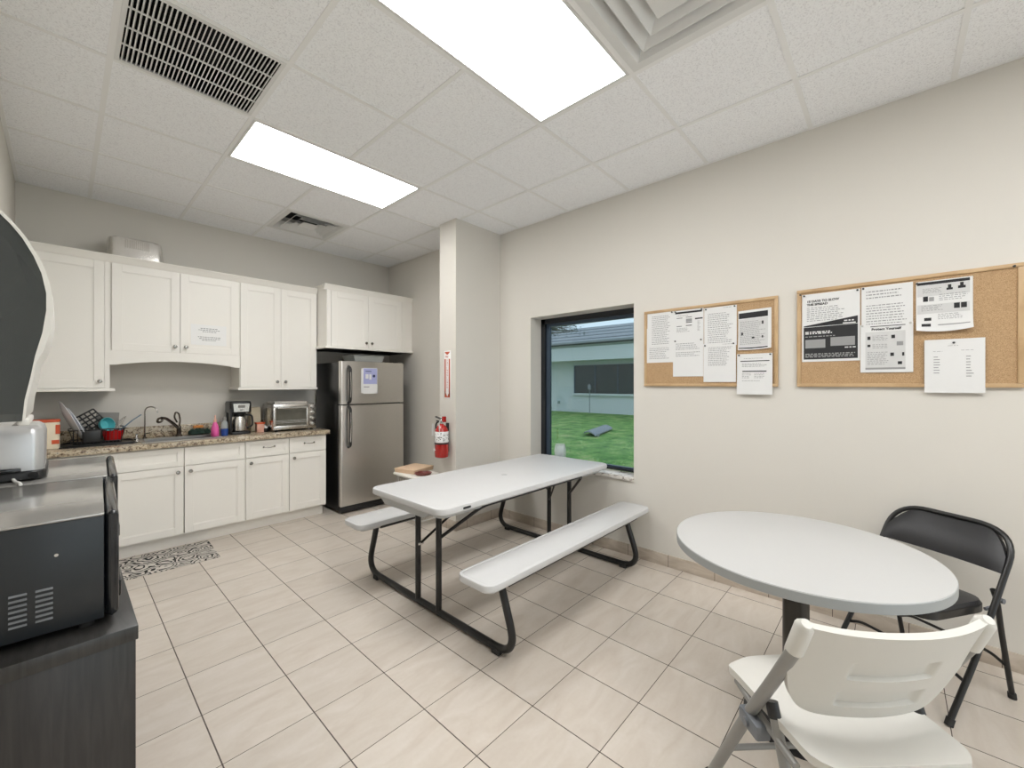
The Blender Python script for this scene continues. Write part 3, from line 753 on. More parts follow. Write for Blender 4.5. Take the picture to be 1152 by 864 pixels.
f = MB(); f.lathe([(.027, 0), (.0295, .006), (.0295, .068), (.001, .0695)], (1.05, 4.705, CT)); put('blue_liquid', f, M['bluel'], t)
f = MB(); f.lathe([(.029, .070), (.0295, .072), (.0295, .10), (.024, .13), (.014, .148), (.013, .15)], (1.05, 4.705, CT)); put('body', f, M['clear'], t)
f = MB(); f.lathe([(.015, .15), (.015, .172), (.008, .182), (.002, .183)], (1.05, 4.705, CT)); put('cap', f, M['greyp'], t)
# coffee maker
t = thing('coffee_maker', 'black and steel drip coffee maker with a steel carafe', 'coffee maker', (1.19, 4.81, CT))
cx = 1.19
f = MB(); f.slab(cx, 4.81, .175, .21, .03, CT, CT+.025, .004); f.box(cx-.085, cx+.085, 4.865, 4.915, CT+.02, CT+.26, .012); put('base', f, M['black'], t)
f = MB(); f.slab(cx, 4.81, .185, .21, .03, CT+.212, CT+.312, .006); f.slab(cx, 4.81, .18, .2, .03, CT+.31, CT+.322, .004)
f.box(cx-.092, cx-.075, 4.71, 4.76, CT+.03, CT+.25, .004); put('brew_head', f, M['black'], t)
f = MB(); f.prism([(cx-.062, CT+.222), (cx+.062, CT+.222), (cx+.07, CT+.302), (cx-.07, CT+.302)], 'y', 4.698, 4.706); pnl = put('control_panel', f, M['steel_h'], t)
f = MB(); f.box(cx-.03, cx+.03, 4.694, 4.699, CT+.262, CT+.288, .002); f.box(cx-.014, cx+.014, 4.694, 4.699, CT+.235, CT+.247, .002); put('display', f, M['greyp'], pnl)
f = MB(); f.lathe([(.05, 0), (.068, .008), (.072, .05), (.07, .11), (.055, .145), (.042, .152)], (cx, 4.785, CT+.027)); car = put('carafe', f, M['steel_h'], t)
f = MB(); f.lathe([(.046, .15), (.05, .158), (.048, .175), (.02, .182), (.002, .183)], (cx, 4.785, CT+.027)); put('carafe_lid', f, M['black'], car)
f = MB(); f.tube(fillet([(cx+.045, 4.75, CT+.19), (cx+.10, 4.735, CT+.185), (cx+.108, 4.735, CT+.08), (cx+.06, 4.755, CT+.055)], .03), .009, 10); put('carafe_handle', f, M['black'], car)
# small stuff
t = thing('tea_box', 'small pink and red box between the coffee maker and the toaster oven', 'box', (1.375, 4.80, CT))
put('carton', MB().box(1.345, 1.412, 4.77, 4.83, CT, CT+.085, .002), M['palepink'], t); put('lid', MB().box(1.338, 1.418, 4.763, 4.837, CT+.085, CT+.1, .003), M['orange'], t)
j = thing('spice_jar', 'small dark jar with pale lid beside the toaster oven, nearer the wall', 'jar', (1.43, 4.72, CT))
f = MB(); f.lathe([(.017, 0), (.019, .004), (.019, .04), (.014, .046)], (1.43, 4.83, CT), 16); put('body', f, M['black'], j)
f = MB(); f.lathe([(.016, .046), (.016, .06), (.013, .062)], (1.43, 4.83, CT), 16); put('lid', f, M['whitegloss'], j)
j2 = thing('spice_jar', 'small dark jar with pale lid beside the toaster oven, nearer the counter edge', 'jar', (1.425, 4.72, CT))
f = MB(); f.lathe([(.017, 0), (.019, .004), (.019, .035), (.014, .041)], (1.425, 4.765, CT), 16); put('body', f, M['black'], j2)
f = MB(); f.lathe([(.016, .041), (.016, .055), (.013, .057)], (1.425, 4.765, CT), 16); put('lid', f, M['whitegloss'], j2)
tag(put('beige_carton', MB().box(1.335, 1.425, 4.93, 5.03, CT, CT+.25, .004), M['carton']), 'tall plain beige carton against the wall behind the coffee maker', 'box')
# toaster oven
OX0, OX1, OY0, OY1, OZ = 1.455, 1.888, 4.645, 4.98, CT+.018
t = thing('toaster_oven', 'stainless steel toaster oven with four knobs on the counter', 'toaster oven', ((OX0+OX1)/2, (OY0+OY1)/2, CT))
put('housing', MB().box(OX0, OX1, OY0+.012, OY1, OZ, CT+.285, .008), M['steel_h'], t)
f = MB()
for x in (OX0+.04, OX1-.04):
    for y in (OY0+.04, OY1-.04): f.cyl((x, y, CT), (x, y, OZ+.002), .014)
put('feet', f, M['black'], t)
f = MB(); a0, a1, b0, b1 = OX0+.004, OX1-.085, OZ+.012, CT+.275; e = .022
f.box(a0, a1, OY0-.002, OY0+.012, b0, b0+e*1.4, .003); f.box(a0, a1, OY0-.002, OY0+.012, b1-e*1.3, b1, .003); f.box(a0, a0+e, OY0-.002, OY0+.012, b0+e, b1-e, .003); f.box(a1-e, a1, OY0-.002, OY0+.012, b0+e, b1-e, .003)
dr = put('door', f, M['steel_h'], t)
put('glass', MB().box(a0+e, a1-e, OY0+.003, OY0+.008, b0+e, b1-e), M['ovenglass'], dr)
f = MB(); f.cyl((a0+.03, OY0-.032, b1-.028), (a1-.03, OY0-.032, b1-.028), .009); f.cyl((a0+.045, OY0-.032, b1-.028), (a0+.045, OY0, b1-.028), .006); f.cyl((a1-.045, OY0-.032, b1-.028), (a1-.045, OY0, b1-.028), .006)
put('handle', f, M['chrome'], dr)
f = MB(); 
for k in range(3): f.box(a0+e, a1-e, OY0+.0005, OY0+.003, b0+.06+k*.012, b0+.063+k*.012)
put('wire_shelf', f, M['wire'], dr)
for k in range(4):
    z = CT+.25-k*.062; f = MB(); f.lathe([(.017, 0), (.016, -.016), (.012, -.02), (.002, -.021)], (OX1-.042, OY0+.012, z), 20, 'y'); put('knob', f, M['knobm'], t)
f = MB(); zt = CT+.286
f.slab((OX0+OX1)/2-.03, 4.80, .33, .23, .02, zt, zt+.004, .001); 
for a in ((-.165, -.160, -.115, .115), (.160, .165, -.115, .115), (-.165, .165, -.115, -.110), (-.165, .165, .110, .115)):
    f.box((OX0+OX1)/2-.03+a[0], (OX0+OX1)/2-.03+a[1], 4.80+a[2], 4.80+a[3], zt, zt+.022)
tag(put('baking_tray', f, M['steel_h']), 'metal baking tray resting on top of the toaster oven', 'tray')
# foil pan
t = thing('foil_pan', 'foil roasting pan turned upside down on top of the wall cabinets', 'pan', (.435, 4.88, 2.475))
def rrp(w, d, r, z, wob=0):
    o = []
    for (sx, sy, a0) in ((1, 1, 0), (-1, 1, PI/2), (-1, -1, PI), (1, -1, 1.5*PI)):
        for k in range(7): a = a0+PI/2*k/6; o.append((.43+sx*(w/2-r)+r*math.cos(a), 4.88+sy*(d/2-r)+r*math.sin(a), z))
    return o
f = MB(); f.rings_loft([rrp(.385, .28, .05, 2.476), rrp(.385, .28, .05, 2.482), rrp(.365, .26, .045, 2.484), rrp(.352, .235, .05, 2.60), rrp(.342, .22, .05, 2.64), rrp(.31, .19, .05, 2.652)])
put('pan', f, M['foil'], t)
f = MB()
for i in range(12):
    x = .36+i*.0135; f.tube([(x, 4.757, 2.565), (x, 4.762, 2.60), (x, 4.770, 2.638)], .0035, 6)
put('ribs', f, M['foil'], t)
# notice on cabinet
def cabinet_notice():
    f = MB(); f.box(.80, 1.075, 4.7465, 4.748, 1.775, 1.965)
    # sits in the recessed door panel
    o = put('taped_notice', f, M['whitegloss']); tag(o, 'white sheet of small print taped to the cabinet door above the sink', 'paper')
    k = MB(); random.seed(5)
    for i, z in enumerate((1.93, 1.915, 1.90, 1.85, 1.835, 1.82)):
        wd = (.13, .16, .10, .17, .15, .11)[i]; x = .9375-wd/2
        while x < .9375+wd/2:
            L = random.uniform(.008, .02); k.box(x, x+L, 4.7458, 4.7464, z-.003, z+.003); x += L+.005
    put('printed_text', k, M['inkgrey'], o)
cabinet_notice()

# ------------------------------------------------------------------ refrigerator
FX0, FX1, FYF, FZ = 2.02, 2.80, 4.35, 1.66
t = thing('refrigerator', 'stainless steel top-freezer refrigerator with black sides', 'refrigerator', ((FX0+FX1)/2, 4.7, 0))
put('body', MB().box(FX0+.005, FX1-.005, FYF+.075, 5.0, .03, FZ-.012, .006), M['fridgeside'], t)
def fdoor(z0, z1):
    f = MB(); f.slab((FX0+FX1)/2, FYF+.035, FX1-FX0, .07, .018, z0, z1, .004); return f
fz = put('freezer_door', fdoor(1.19, FZ), M['steel'], t); md = put('main_door', fdoor(.085, 1.178), M['steel'], t)
put('hinge_cap', MB().box(FX1-.09, FX1-.02, FYF+.02, FYF+.10, FZ-.012, FZ+.012, .006), M['black'], t)
f = MB(); f.box(FX0+.01, FX1-.01, FYF+.02, FYF+.075, .012, .08, .004)
for x in (2.2, 2.4, 2.6): f.box(x, x+.06, FYF+.014, FYF+.021, .035, .05)
put('base_grille', f, M['black'], t)
f = MB()
for x in (FX0+.07, FX1-.07):
    for y in (FYF+.12, 4.93): f.cyl((x, y, 0), (x, y, .035), .02)
put('feet', f, M['rubber'], t)
def fh(z0, z1, flip):
    x = FX0+.085; f = MB()
    pts = [(x, FYF, z0), (x, FYF-.045, z0+.02), (x, FYF-.055, (z0+z1)/2), (x, FYF-.045, z1-.02), (x, FYF, z1)]
    f.tube(fillet(pts, .05, 8), .0155, 12); return f
for z0, z1, d in ((1.205, 1.60, fz), (.725, 1.165, md)):
    h = put('handle', fh(z0, z1, 0), M['black'], d)
    f = MB(); x = FX0+.085; f.tube([(x-.004, FYF-.061, z0+.06), (x-.004, FYF-.070, (z0+z1)/2), (x-.004, FYF-.061, z1-.06)], .005, 8); put('handle_strip', f, M['chrome'], h)
# notice on fridge
f = MB(); f.box(2.25, 2.30, FYF-.004, FYF-.0025, 1.31, 1.585); f.box(2.275, 2.445, FYF-.006, FYF-.0042, 1.30, 1.59)
o = put('fridge_notice', f, M['paper']); tag(o, 'white and lilac notice held on the freezer door', 'paper')
f = MB(); f.box(2.275, 2.44, FYF-.0068, FYF-.0061, 1.41, 1.585); put('lilac_panel', f, M['lilac'], o)
f = MB(); f.box(2.30, 2.335, FYF-.0076, FYF-.0069, 1.47, 1.52); f.box(2.345, 2.37, FYF-.0076, FYF-.0069, 1.46, 1.52); put('white_shapes', f, M['paper'], o)
f = MB(); f.box(2.30, 2.37, FYF-.0076, FYF-.0069, 1.548, 1.556); f.lathe([(.016, 0), (.016, -.0007)], (2.402, FYF-.0069, 1.50), 16, 'y'); f.box(2.28, 2.345, FYF-.0072, FYF-.0061, 1.375, 1.381); put('dark_print', f, M['navy'], o)
t = thing('clear_tray', 'pale clear plastic bin on top of the refrigerator', 'tray', (2.33, 4.55, FZ))
def rb(w, d, z): return [(2.40-w/2, 4.58-d/2, z), (2.40+w/2, 4.58-d/2, z), (2.40+w/2, 4.58+d/2, z), (2.40-w/2, 4.58+d/2, z)]
f = MB(); f.rings_loft([rb(.33, .24, FZ-.011), rb(.37, .28, FZ+.07), rb(.385, .295, FZ+.07), rb(.385, .295, FZ+.075), rb(.36, .27, FZ+.075), rb(.32, .23, FZ-.005)]); put('bin', f, mat('frosted_plastic', s2l(176, 178, 174), .3, alpha=.8), t)

# kitchen mat
f = MB(); f.slab(0, 0, .80, .50, .01, 0, .006, .002); f.xf(Matrix.Translation((.48, 4.29, 0)) @ Matrix.Rotation(-.03, 4, 'Z'))
tag(put('kitchen_mat', f, M['matp']), 'black and grey scroll patterned mat on the floor in front of the sink', 'mat')

# ------------------------------------------------------------------ picnic table
t = thing('picnic_table', 'white plastic folding picnic table with two attached benches on a black steel frame', 'table', (2.24, 2.14, 0))
TX0, TX1, TY0, TY1 = 1.345, 3.115, 1.745, 2.50
tcx, tcy = (TX0+TX1)/2, (TY0+TY1)/2
f = MB(); f.slab(tcx, tcy, TX1-TX0, TY1-TY0, .07, .700, .742, .010, 10, .018)
tt = put('tabletop', f, M['plastic'], t)
f = MB(); f.slab(tcx, tcy, TX1-TX0-.10, TY1-TY0-.12, .05, .668, .701, .008)
for sx in (TX0+.035, TX1-.035):
    f.prism([(tcy-.26, .701), (tcy-.20, .665), (tcy+.20, .665), (tcy+.26, .701)], 'x', sx-.022, sx+.022)
put('underside', f, M['edgep'], tt)
f = MB(); f.lathe([(.022, 0), (.022, .002), (.014, .003), (.001, .0025)], (2.20, 2.10, .742), 20); put('centre_plug', f, M['edgep'], tt)
put('maker_plate', MB().box(1.50, 1.556, TY0-.003, TY0+.001, .716, .728, .003), M['black'], tt)
def bench(y0, y1):
    f = MB(); f.slab((1.355+3.125)/2, (y0+y1)/2, 1.77, y1-y0, .06, .408, .448, .009, 8, .016)
    f.slab((1.355+3.125)/2, (y0+y1)/2, 1.70, y1-y0-.06, .03, .392, .409, .005, 6); return f
b1 = put('bench_seat', bench(1.39, 1.645), M['plastic'], t); b2 = put('bench_seat', bench(2.645, 2.90), M['plastic'], t)
def grooves(y0, y1):
    f = MB()
    return f
for X in (1.55, 2.93):
    h = [(1.512, .398), (1.466, .26), (1.434, .17), (1.421, .115), (1.432, .068), (1.468, .036), (1.53, .024)]
    p = fillet([(X, a, b) for a, b in h]+[(X, 4.27-a, b) for a, b in h[::-1]], .04, 4)
    fr = put('end_frame', MB().tube(p, .0205, 14), M['tube'], t)
    f = MB()
    for y in (1.53, 2.75): f.box(X-.027, X+.027, y-.035, y+.02, 0, .03, .004)
    put('foot_pad', f, M['rubber'], fr)
    for y in (2.03, 2.245): put('leg', MB().cyl((X, y, .03), (X, y, .67), .0185), M['tube'], t)
for Y in (1.43, 1.60, 2.68, 2.86):
    put('bench_rail', MB().cyl((1.53, Y, .392), (2.95, Y, .392), .010, seg=12), M['tube'], t)
for Y, P in ((1.80, 2.03), (2.445, 2.245)):
    p = fillet([(1.555, P, .47), (1.70, Y, .682), (2.78, Y, .682), (2.925, P, .47)], .05, 6)
    put('table_rail', MB().tube(p, .0105, 10), M['tube'], t)
for Xa, Xb in ((1.56, 1.78), (2.92, 2.70)):
    put('brace', MB().tube([(Xa, 2.235, .385), ((Xa+Xb)/2, 2.1, .55), (Xb, 1.98, .672)], .008, 8), M['tube'], t)
    f = MB(); f.cyl((Xa+.02*(1 if Xb > Xa else -1), 2.235, .385), (Xa-.02, 2.235, .385), .011); put('bolt', f, M['chrome'], t)

# ------------------------------------------------------------------ round table
RC = (2.064, .294)
t = thing('round_table', 'round light grey laminate table on a dark pedestal near the wall', 'table', (*RC, 0))
f = MB(); f.lathe([(.40, .703), (.456, .703), (.459, .705), (.459, .738), (.458, .7405), (.456, .741)], (*RC, 0), 96)
top = put('tabletop', f, M['laminate'], t)
f = MB(); f.rings_loft([[(RC[0]+r*math.cos(a), RC[1]+r*math.sin(a), z) for a in [i*2*PI/96 for i in range(96)]] for r, z in ((.4585, .7045), (.4603, .706), (.4603, .737), (.4585, .7385))], cap=False)
put('edge_band', f, M['edge'], top)
PCX, PCY = RC[0]-.01, RC[1]+.0
f = MB(); f.cyl((RC[0], RC[1], .03), (RC[0], RC[1], .70), .047, seg=32); put('post', f, M['postm'], t)
f = MB(); f.box(RC[0]-.14, RC[0]+.14, RC[1]-.14, RC[1]+.14, .695, .703, .002); put('mounting_plate', f, M['black'], t)
f = MB(); f.lathe([(.19, 0), (.19, .012), (.16, .022), (.06, .035), (.05, .05)], (*RC, 0), 48); put('base', f, M['black'], t)

# ------------------------------------------------------------------ black folding chair
F = Vector((-.842, .54)).normalized()
t = thing('folding_chair', 'black vinyl padded folding chair between the round table and the wall', 'chair', (2.800, -.098, 0), math.atan2(F.y, F.x))
def cs(s_, y, z): return (.23-s_, y, z)
W2 = .2375
side = [(0, .012), (.067, .11), (.165, .254), (.262, .425), (.446, .760)]
L_ = [cs(a, W2, z) for a, z in side]; R_ = [cs(a, -W2, z) for a, z in side]
pts = fillet(L_+R_[::-1], .15, 10)
put('front_frame', MB().tube(pts, .0115, 12), M['tube'], t, local=True)
def pad(u, v):
    w = (u-.5)*2; z0 = .584; z1 = .757-.105*(max(0, abs(w)-.42)/.58)**2.4
    z = z0+(z1-z0)*v; y = w*.233*(1-.02*v)
    s_ = .345+(z-.59)*.54+.022*(1-w*w)
    puff = .012*math.sin(PI*min(1, max(0, v)))*(1-abs(w)**6)
    return Vector(cs(s_-puff-.006, y, z))
f = MB(); f.sheet(pad, 24, 10, .022, (-.95, 0, .1)); put('backrest', f, M['vinyl'], t, local=True)
f = MB()
def outl(x0, x1, wf, wb, r, n=6):
    P = [(x1, -wf), (x1, wf), (x0, wb), (x0, -wb)]; V = [Vector((*p, 0)) for p in P]
    q = fillet([(V[0]+V[3])/2, V[0], V[1], V[2], V[3], (V[0]+V[3])/2], r, n)[:-1]; return q
o1 = outl(-.08, .285, .20, .205, .07)
def off(q, k, z): 
    c0 = Vector((.10, 0, 0)); return [tuple((c0+(p-c0)*k).to_tuple()[:2])+(z,) for p in q]
f.rings_loft([off(o1, .97, .425), off(o1, 1.0, .435), off(o1, 1.0, .45), off(o1, .97, .462), off(o1, .8, .468)])
put('seat', f, M['vinyl'], t, local=True)
f = MB(); f.rings_loft([off(o1, .985, .412), off(o1, 1.012, .414), off(o1, 1.012, .446), off(o1, .985, .446)]); put('seat_rim', f, M['tube'], t, local=True)
for y in (W2-.03, -(W2-.03)):
    lg = put('rear_leg', MB().tube(fillet([cs(.333, y, .504), cs(.36, y, .45), cs(.391, y, .294), cs(.461, y, .012)], .1, 5), .0105, 12), M['tube'], t, local=True)
    put('foot_cap', MB().cyl(cs(.458, y, .025), cs(.463, y, 0), .014), M['rubber'], lg, local=True)
    f = MB(); f.tube([cs(.345, y*1.07, .47), cs(.30, y*1.07, .44), cs(.26, y*1.05, .435)], .007, 8); f.cyl(cs(.355, y*1.12, .46), cs(.355, y*.96, .46), .011); put('hinge_link', f, M['bluegrey'], t, local=True)
for y in (W2, -W2): put('foot_cap', MB().cyl(cs(.012, y, .028), cs(-.003, y, 0), .0145), M['rubber'], t, local=True)
def cross(s0, z, yy): return fillet([cs(s0, yy, z-.012), cs(s0, yy*.75, z+.018), cs(s0, -yy*.75, z+.018), cs(s0, -yy, z-.012)], .05, 6)
put('cross_bar', MB().tube(cross(.105, .165, W2), .007, 8), M['tube'], t, local=True)
put('cross_bar', MB().tube(cross(.421, .165, W2-.03), .007, 8), M['tube'], t, local=True)

# ------------------------------------------------------------------ white folding chair
t = thing('folding_chair', 'white plastic folding chair with grey tubes in the foreground', 'chair', (1.395, -.008, 0), math.atan2(.703, .711))
w = .232
def panel(u, v):
    k = (u-.5)*2; a = abs(k)
    ztop = .822-.012*(1-a**4) + (.0 if a < .97 else -.006)
    zbot = .532+.195*(a**8)
    z = zbot+(ztop-zbot)*v; y = k*.246
    x = .43*(.822-z)-.055*(1-a*a)-.004
    # two shallow recessed slots
    for (za, zb) in ((.668, .726), (.570, .626)):
        dz = min(z-za, zb-z); dk = .46-a
        if dz > 0 and dk > 0: x += .013*min(1, dz/.007)*min(1, dk/.05)
    return Vector((x, y, z))
f = MB(); f.sheet(panel, 80, 80, .018, (.92, 0, .38)); put('backrest', f, M['chairw'], t, local=True)
for sy in (1, -1):
    y = sy*w
    put('sleeve', MB().tube([(-.006, y, .826), (.002, y, .815), (.036, y, .735)], [.012, .021, .021], 14), M['chairw'], t, local=True)
    lg = put('front_leg', MB().tube(fillet([(.034, y, .738), (.121, y, .590), (.21, y, .449), (.27, y, .345), (.455, y, .015)], .1, 5), .0165, 14), M['greytube'], t, local=True)
    put('foot_cap', MB().cyl((.448, y, .032), (.462, y, 0), .021), M['rubber'], lg, local=True)
    rl_ = put('rear_leg', MB().tube([(.155, y*.90, .508), (.10, y*.90, .37), (-.045, y*.90, .012)], .0145, 12), M['greytube'], t, local=True)
    put('end_plug', MB().cyl((.158, y*.90, .512), (.143, y*.90, .475), .0165), M['black'], rl_, local=True)
    put('foot_cap', MB().cyl((-.04, y*.90, .03), (-.05, y*.90, 0), .019), M['rubber'], rl_, local=True)
    f = MB(); f.box(.155, .245, y-.022, y+.022, .395, .44, .008); f.cyl((.20, y-.03, .42), (.20, y+.03, .42), .012); put('hinge', f, M['bluegrey'], t, local=True)
    f = MB(); f.tube([(.325, y*.90, .450), (.21, y*.93, .440), (.05, y*.93, .425)], .010, 10); put('seat_rail', f, M['greytube'], t, local=True)
def seatf(u, v):
    # u front-back, v across
    k = (v-.5)*2; x = -.02+.435*u
    hw = .205 + .018*u
    if u > .86: hw *= math.sqrt(max(0, 1-((u-.86)/.14)**2*.35))
    if u < .12: hw *= math.sqrt(max(0, 1-((.12-u)/.12)**2*.3))
    x -= .03*abs(k)**4*(1 if u > .8 else 0)*((u-.8)/.2 if u > .8 else 0)
    z = .462-.010*(1-k*k)*math.sin(PI*u)-.014*(u**8)
    return Vector((x, k*hw, z))
f = MB(); f.sheet(seatf, 24, 18, .022, (0, 0, 1)); put('seat', f, M['chairw'], t, local=True)
put('cross_bar', MB().cyl((.34, w, .22), (.34, -w, .22), .009), M['greytube'], t, local=True)
put('cross_bar', MB().cyl((.03, w*.9, .20), (.03, -w*.9, .20), .009), M['greytube'], t, local=True)

# ------------------------------------------------------------------ cork boards
def board(y0, y1, z0, z1, label):
    t = thing('cork_board', label, 'notice board', (XR, (y0+y1)/2, z0))
    put('cork', MB().box(XR-.012, XR-.001, y0+.01, y1-.01, z0+.01, z1-.01), M['cork'], t)
    f = MB(); e = .021
    f.box(XR-.02, XR, y0, y1, z0, z0+e, .003); f.box(XR-.02, XR, y0, y1, z1-e, z1, .003); f.box(XR-.02, XR, y0, y0+e, z0+e, z1-e, .003); f.box(XR-.02, XR, y1-e, y1, z0+e, z1-e, .003)
    put('frame', f, M['frame'], t)
    return t
board(.545, 1.458, 1.392, 1.986, 'oak framed cork board nearer the window, crowded with papers')
bd2 = board(-.472, .443, 1.392, 2.0, 'oak framed cork board at the right edge of the photo')

def rows(x0, x1, y0, y1, n, h=.35, ragged=.3):
    """n text rows as word blocks in sheet fractions (y down)"""
    out = []; st = (y1-y0)/n
    for i in range(n):
        y = y0+i*st; xe = x1-(x1-x0)*random.random()*ragged; x = x0
        while x < xe:
            L = random.uniform(.02, .08); out.append((x, min(x+L, xe), y, y+st*h)); x += L+.018
    return out
def sheet(name, label, yl, yr, zt, zb, layer=0, dark=(), grey=(), pale=(), texts=(), curl=0.0, tiltz=0.0, pins=((.06, .03), (.94, .03)), sag=0.0, pinm='pin', m='paper', cat='paper', polys=(), white=(), midgrey=()):
    """sheet on the right wall: yl left edge (larger y), yr right edge"""
    X = XR-.0135-.0016*layer; Wd = yl-yr; H = zt-zb
    def P(u, v, o=0):  # u right, v down
        out = curl*max(0, (v-.6)/.4)**2*(.35+.65*abs(2*u-1)**1.5)+sag*v*v
        y = yl-u*Wd; z = zt-v*H+tiltz*(u-.5)*Wd+abs(curl)*.35*max(0, (v-.7)/.3)**2*abs(2*u-1)**2
        return Vector((X-out-o, y, z))
    o = put(name, MB().sheet(lambda u, v: P(u, v), 10, 14, .0006, (1, 0, 0)), M[m], origin=(X, (yl+yr)/2, zb))
    tag(o, label, cat)
    def quads(lst, off, nm, mm):
        if not lst: return
        f = MB()
        for (a, b, c_, d) in lst:
            n = max(1, int((d-c_)/.07)); k = max(1, int((b-a)/.15))
            for i in range(n):
                for j in range(k):
                    v0 = c_+(d-c_)*i/n; v1 = c_+(d-c_)*(i+1)/n; u0 = a+(b-a)*j/k; u1 = a+(b-a)*(j+1)/k
                    f.face(f.verts([P(u0, v0, off), P(u1, v0, off), P(u1, v1, off), P(u0, v1, off)]))
        put(nm, f, mm, o, smooth=False)
    quads(list(pale), .0004, 'pale_panel', M['inklight']); quads(list(grey), .0007, 'grey_text', M['inkgrey']); quads([q for q in dark if q], .0009, 'black_print', M['ink'])
    if polys:
        f = MB()
        for pg in polys: f.face(f.verts([P(u, v, .0009) for u, v in pg]))
        put('black_panel', f, M['ink'], o, smooth=False)
    quads(list(white), .0014, 'white_print', M['paper']); quads(list(midgrey), .0014, 'grey_print', M['inkgrey'])
    if texts:
        for col in ('ink', 'paper'):
            f = MB(); got = False
            for (s_, u, v, size, cc) in texts:
                if cc != col: continue
                got = True
                me = text_mesh(s_, size, size*.035)
                mt = Matrix(((0, 0, -1, 0), (-1, 0, 0, 0), (0, 1, 0, 0), (0, 0, 0, 1)))
                f.add_mesh(me, Matrix.Translation(P(u, v, .0013)) @ mt); bpy.data.meshes.remove(me)
            if got: put('lettering', f, M[col], o, smooth=False)
            else: f.bm.free()
    for (u, v) in pins:
        p = P(u, v, 0); f = MB(); f.lathe([(.0055, 0), (.004, -.003), (.003, -.007), (.005, -.009), (.004, -.0105)], p, 12, 'x'); put('push_pin', f, M[pinm], o)
    return o
random.seed(11)
sheet('printed_notice', 'top left text sheet on the left cork board, its lower half overlapping another sheet', 1.432, 1.222, 1.966, 1.698, 1, grey=rows(.18, .9, .1, .95, 17), pins=((.93, .03),))
sheet('printed_notice', 'lower left sheet on the left cork board, tucked under the top left one', 1.442, 1.225, 1.85, 1.577, 0, grey=rows(.12, .9, .5, .92, 9), pins=())
sheet('printed_notice', 'sheet with two phone pictures and a black title bar on the left cork board', 1.222, 1.006, 1.963, 1.684, 1,
      dark=[(.05, .95, .04, .09), (.1, .3, .2, .215), (.42, .62, .19, .205), (.72, .97, .24, .275), (.1, .28, .42, .435), (.42, .62, .41, .43), (.42, .62, .33, .35)],
      grey=[(.42, .62, .24, .32)]+rows(.1, .6, .14, .17, 1)+rows(.1, .6, .48, .6, 4)+rows(.8, .9, .32, .6, 9))
sheet('printed_notice', 'text sheet pinned below the sheet with phone pictures', 1.228, 1.008, 1.742, 1.466, 2, grey=rows(.1, .92, .1, .3, 4)+rows(.1, .92, .34, .48, 3), pins=((.08, .03), (.93, .03)))
sheet('printed_notice', 'upper text sheet of the third column on the left cork board', 1.002, .788, 1.958, 1.68, 2, grey=rows(.6, .92, .03, .06, 1)+rows(.12, .9, .16, .95, 16), pins=((.06, .04), (.94, .03)))
sheet('printed_notice', 'lower text sheet of the third column on the left cork board', 1.006, .793, 1.70, 1.424, 3, grey=rows(.6, .92, .03, .06, 1)+rows(.15, .9, .10, .6, 12), pins=((.05, .05), (.93, .03)))
pl = [(.12+.28*i, .36+.28*i, .30+.22*j, .48+.22*j) for i in range(3) for j in range(3)]
sheet('printed_notice', 'grey picture-grid poster with black heading band at the right of the left cork board', .779, .582, 1.912, 1.642, 1,
      dark=[(.02, .9, .06, .2), (.02, .9, .94, .97), (.1, .15, .55, .62), (.42, .5, .68, .72), (.72, .77, .3, .38), (.72, .76, .66, .72)], pale=[(.02, .9, .22, .92)], grey=rows(.06, .86, .28, .88, 16), curl=.012, pins=(), tiltz=.03,)
sheet('printed_notice', 'notice hanging below the bottom frame of the left cork board', .785, .575, 1.614, 1.34, 5,
      dark=[(.1, .92, .17, .19), (.16, .84, .42, .445)], grey=rows(.2, .85, .11, .14, 1)+rows(.15, .9, .24, .34, 3)+rows(.15, .42, .48, .62, 4)+rows(.5, .78, .48, .62, 4)+rows(.15, .8, .66, .69, 1), sag=.006)
sheet('health_poster', 'tall poster with black lower half reading 15 days to slow the spread', .416, .137, 1.968, 1.548, 1,
      polys=[[(.03, .47), (.965, .37), (.965, .475), (.03, .485)], [(.03, .492), (.965, .482), (.965, .965), (.03, .965)]],
      grey=rows(.09, .75, .20, .42, 8, ragged=.2), white=rows(.06, .55, .555, .60, 2, .7, .1)+rows(.74, .93, .42, .44, 1, .8, .1)+[(.72, .93, .455, .47)]+rows(.75, .93, .80, .82, 1, .7, 0),
      midgrey=[(.06, .42, .675, .80), (.51, .92, .655, .78)]+rows(.06, .93, .88, .945, 3, .6, .1)+rows(.06, .6, .625, .645, 1, .6, .1),
      texts=[('15 DAYS TO SLOW', .09, .125, .0185, 'ink'), ('THE SPREAD', .09, .172, .0185, 'ink')], pins=((.04, .02), (.96, .02)))
sheet('printed_notice', 'plain text sheet at the top middle of the right cork board', .131, -.085, 1.97, 1.70, 2, grey=rows(.1, .92, .1, .3, 3)+rows(.1, .92, .4, .9, 9), pins=((.04, .03),))
sheet('health_poster', 'grey poster titled Protect Yourself at the middle of the right cork board', .135, -.086, 1.752, 1.476, 3,
      pale=[(.1, .86, .16, .94)], dark=[(.2, .86, .04, .055), (.14, .2, .25, .32), (.6, .67, .24, .31), (.14, .2, .42, .47), (.58, .65, .6, .67), (.8, .84, .6, .67), (.72, .8, .78, .84)],
      grey=rows(.24, .55, .24, .36, 4)+rows(.24, .55, .42, .52, 3)+rows(.14, .55, .58, .86, 8)+[(.1, .86, .9, .94), (.7, .82, .38, .46)],
      texts=[('Protect Yourself', .22, .13, .0185, 'ink')], pinm='pinclear', pins=((.04, .02), (.95, .02)))
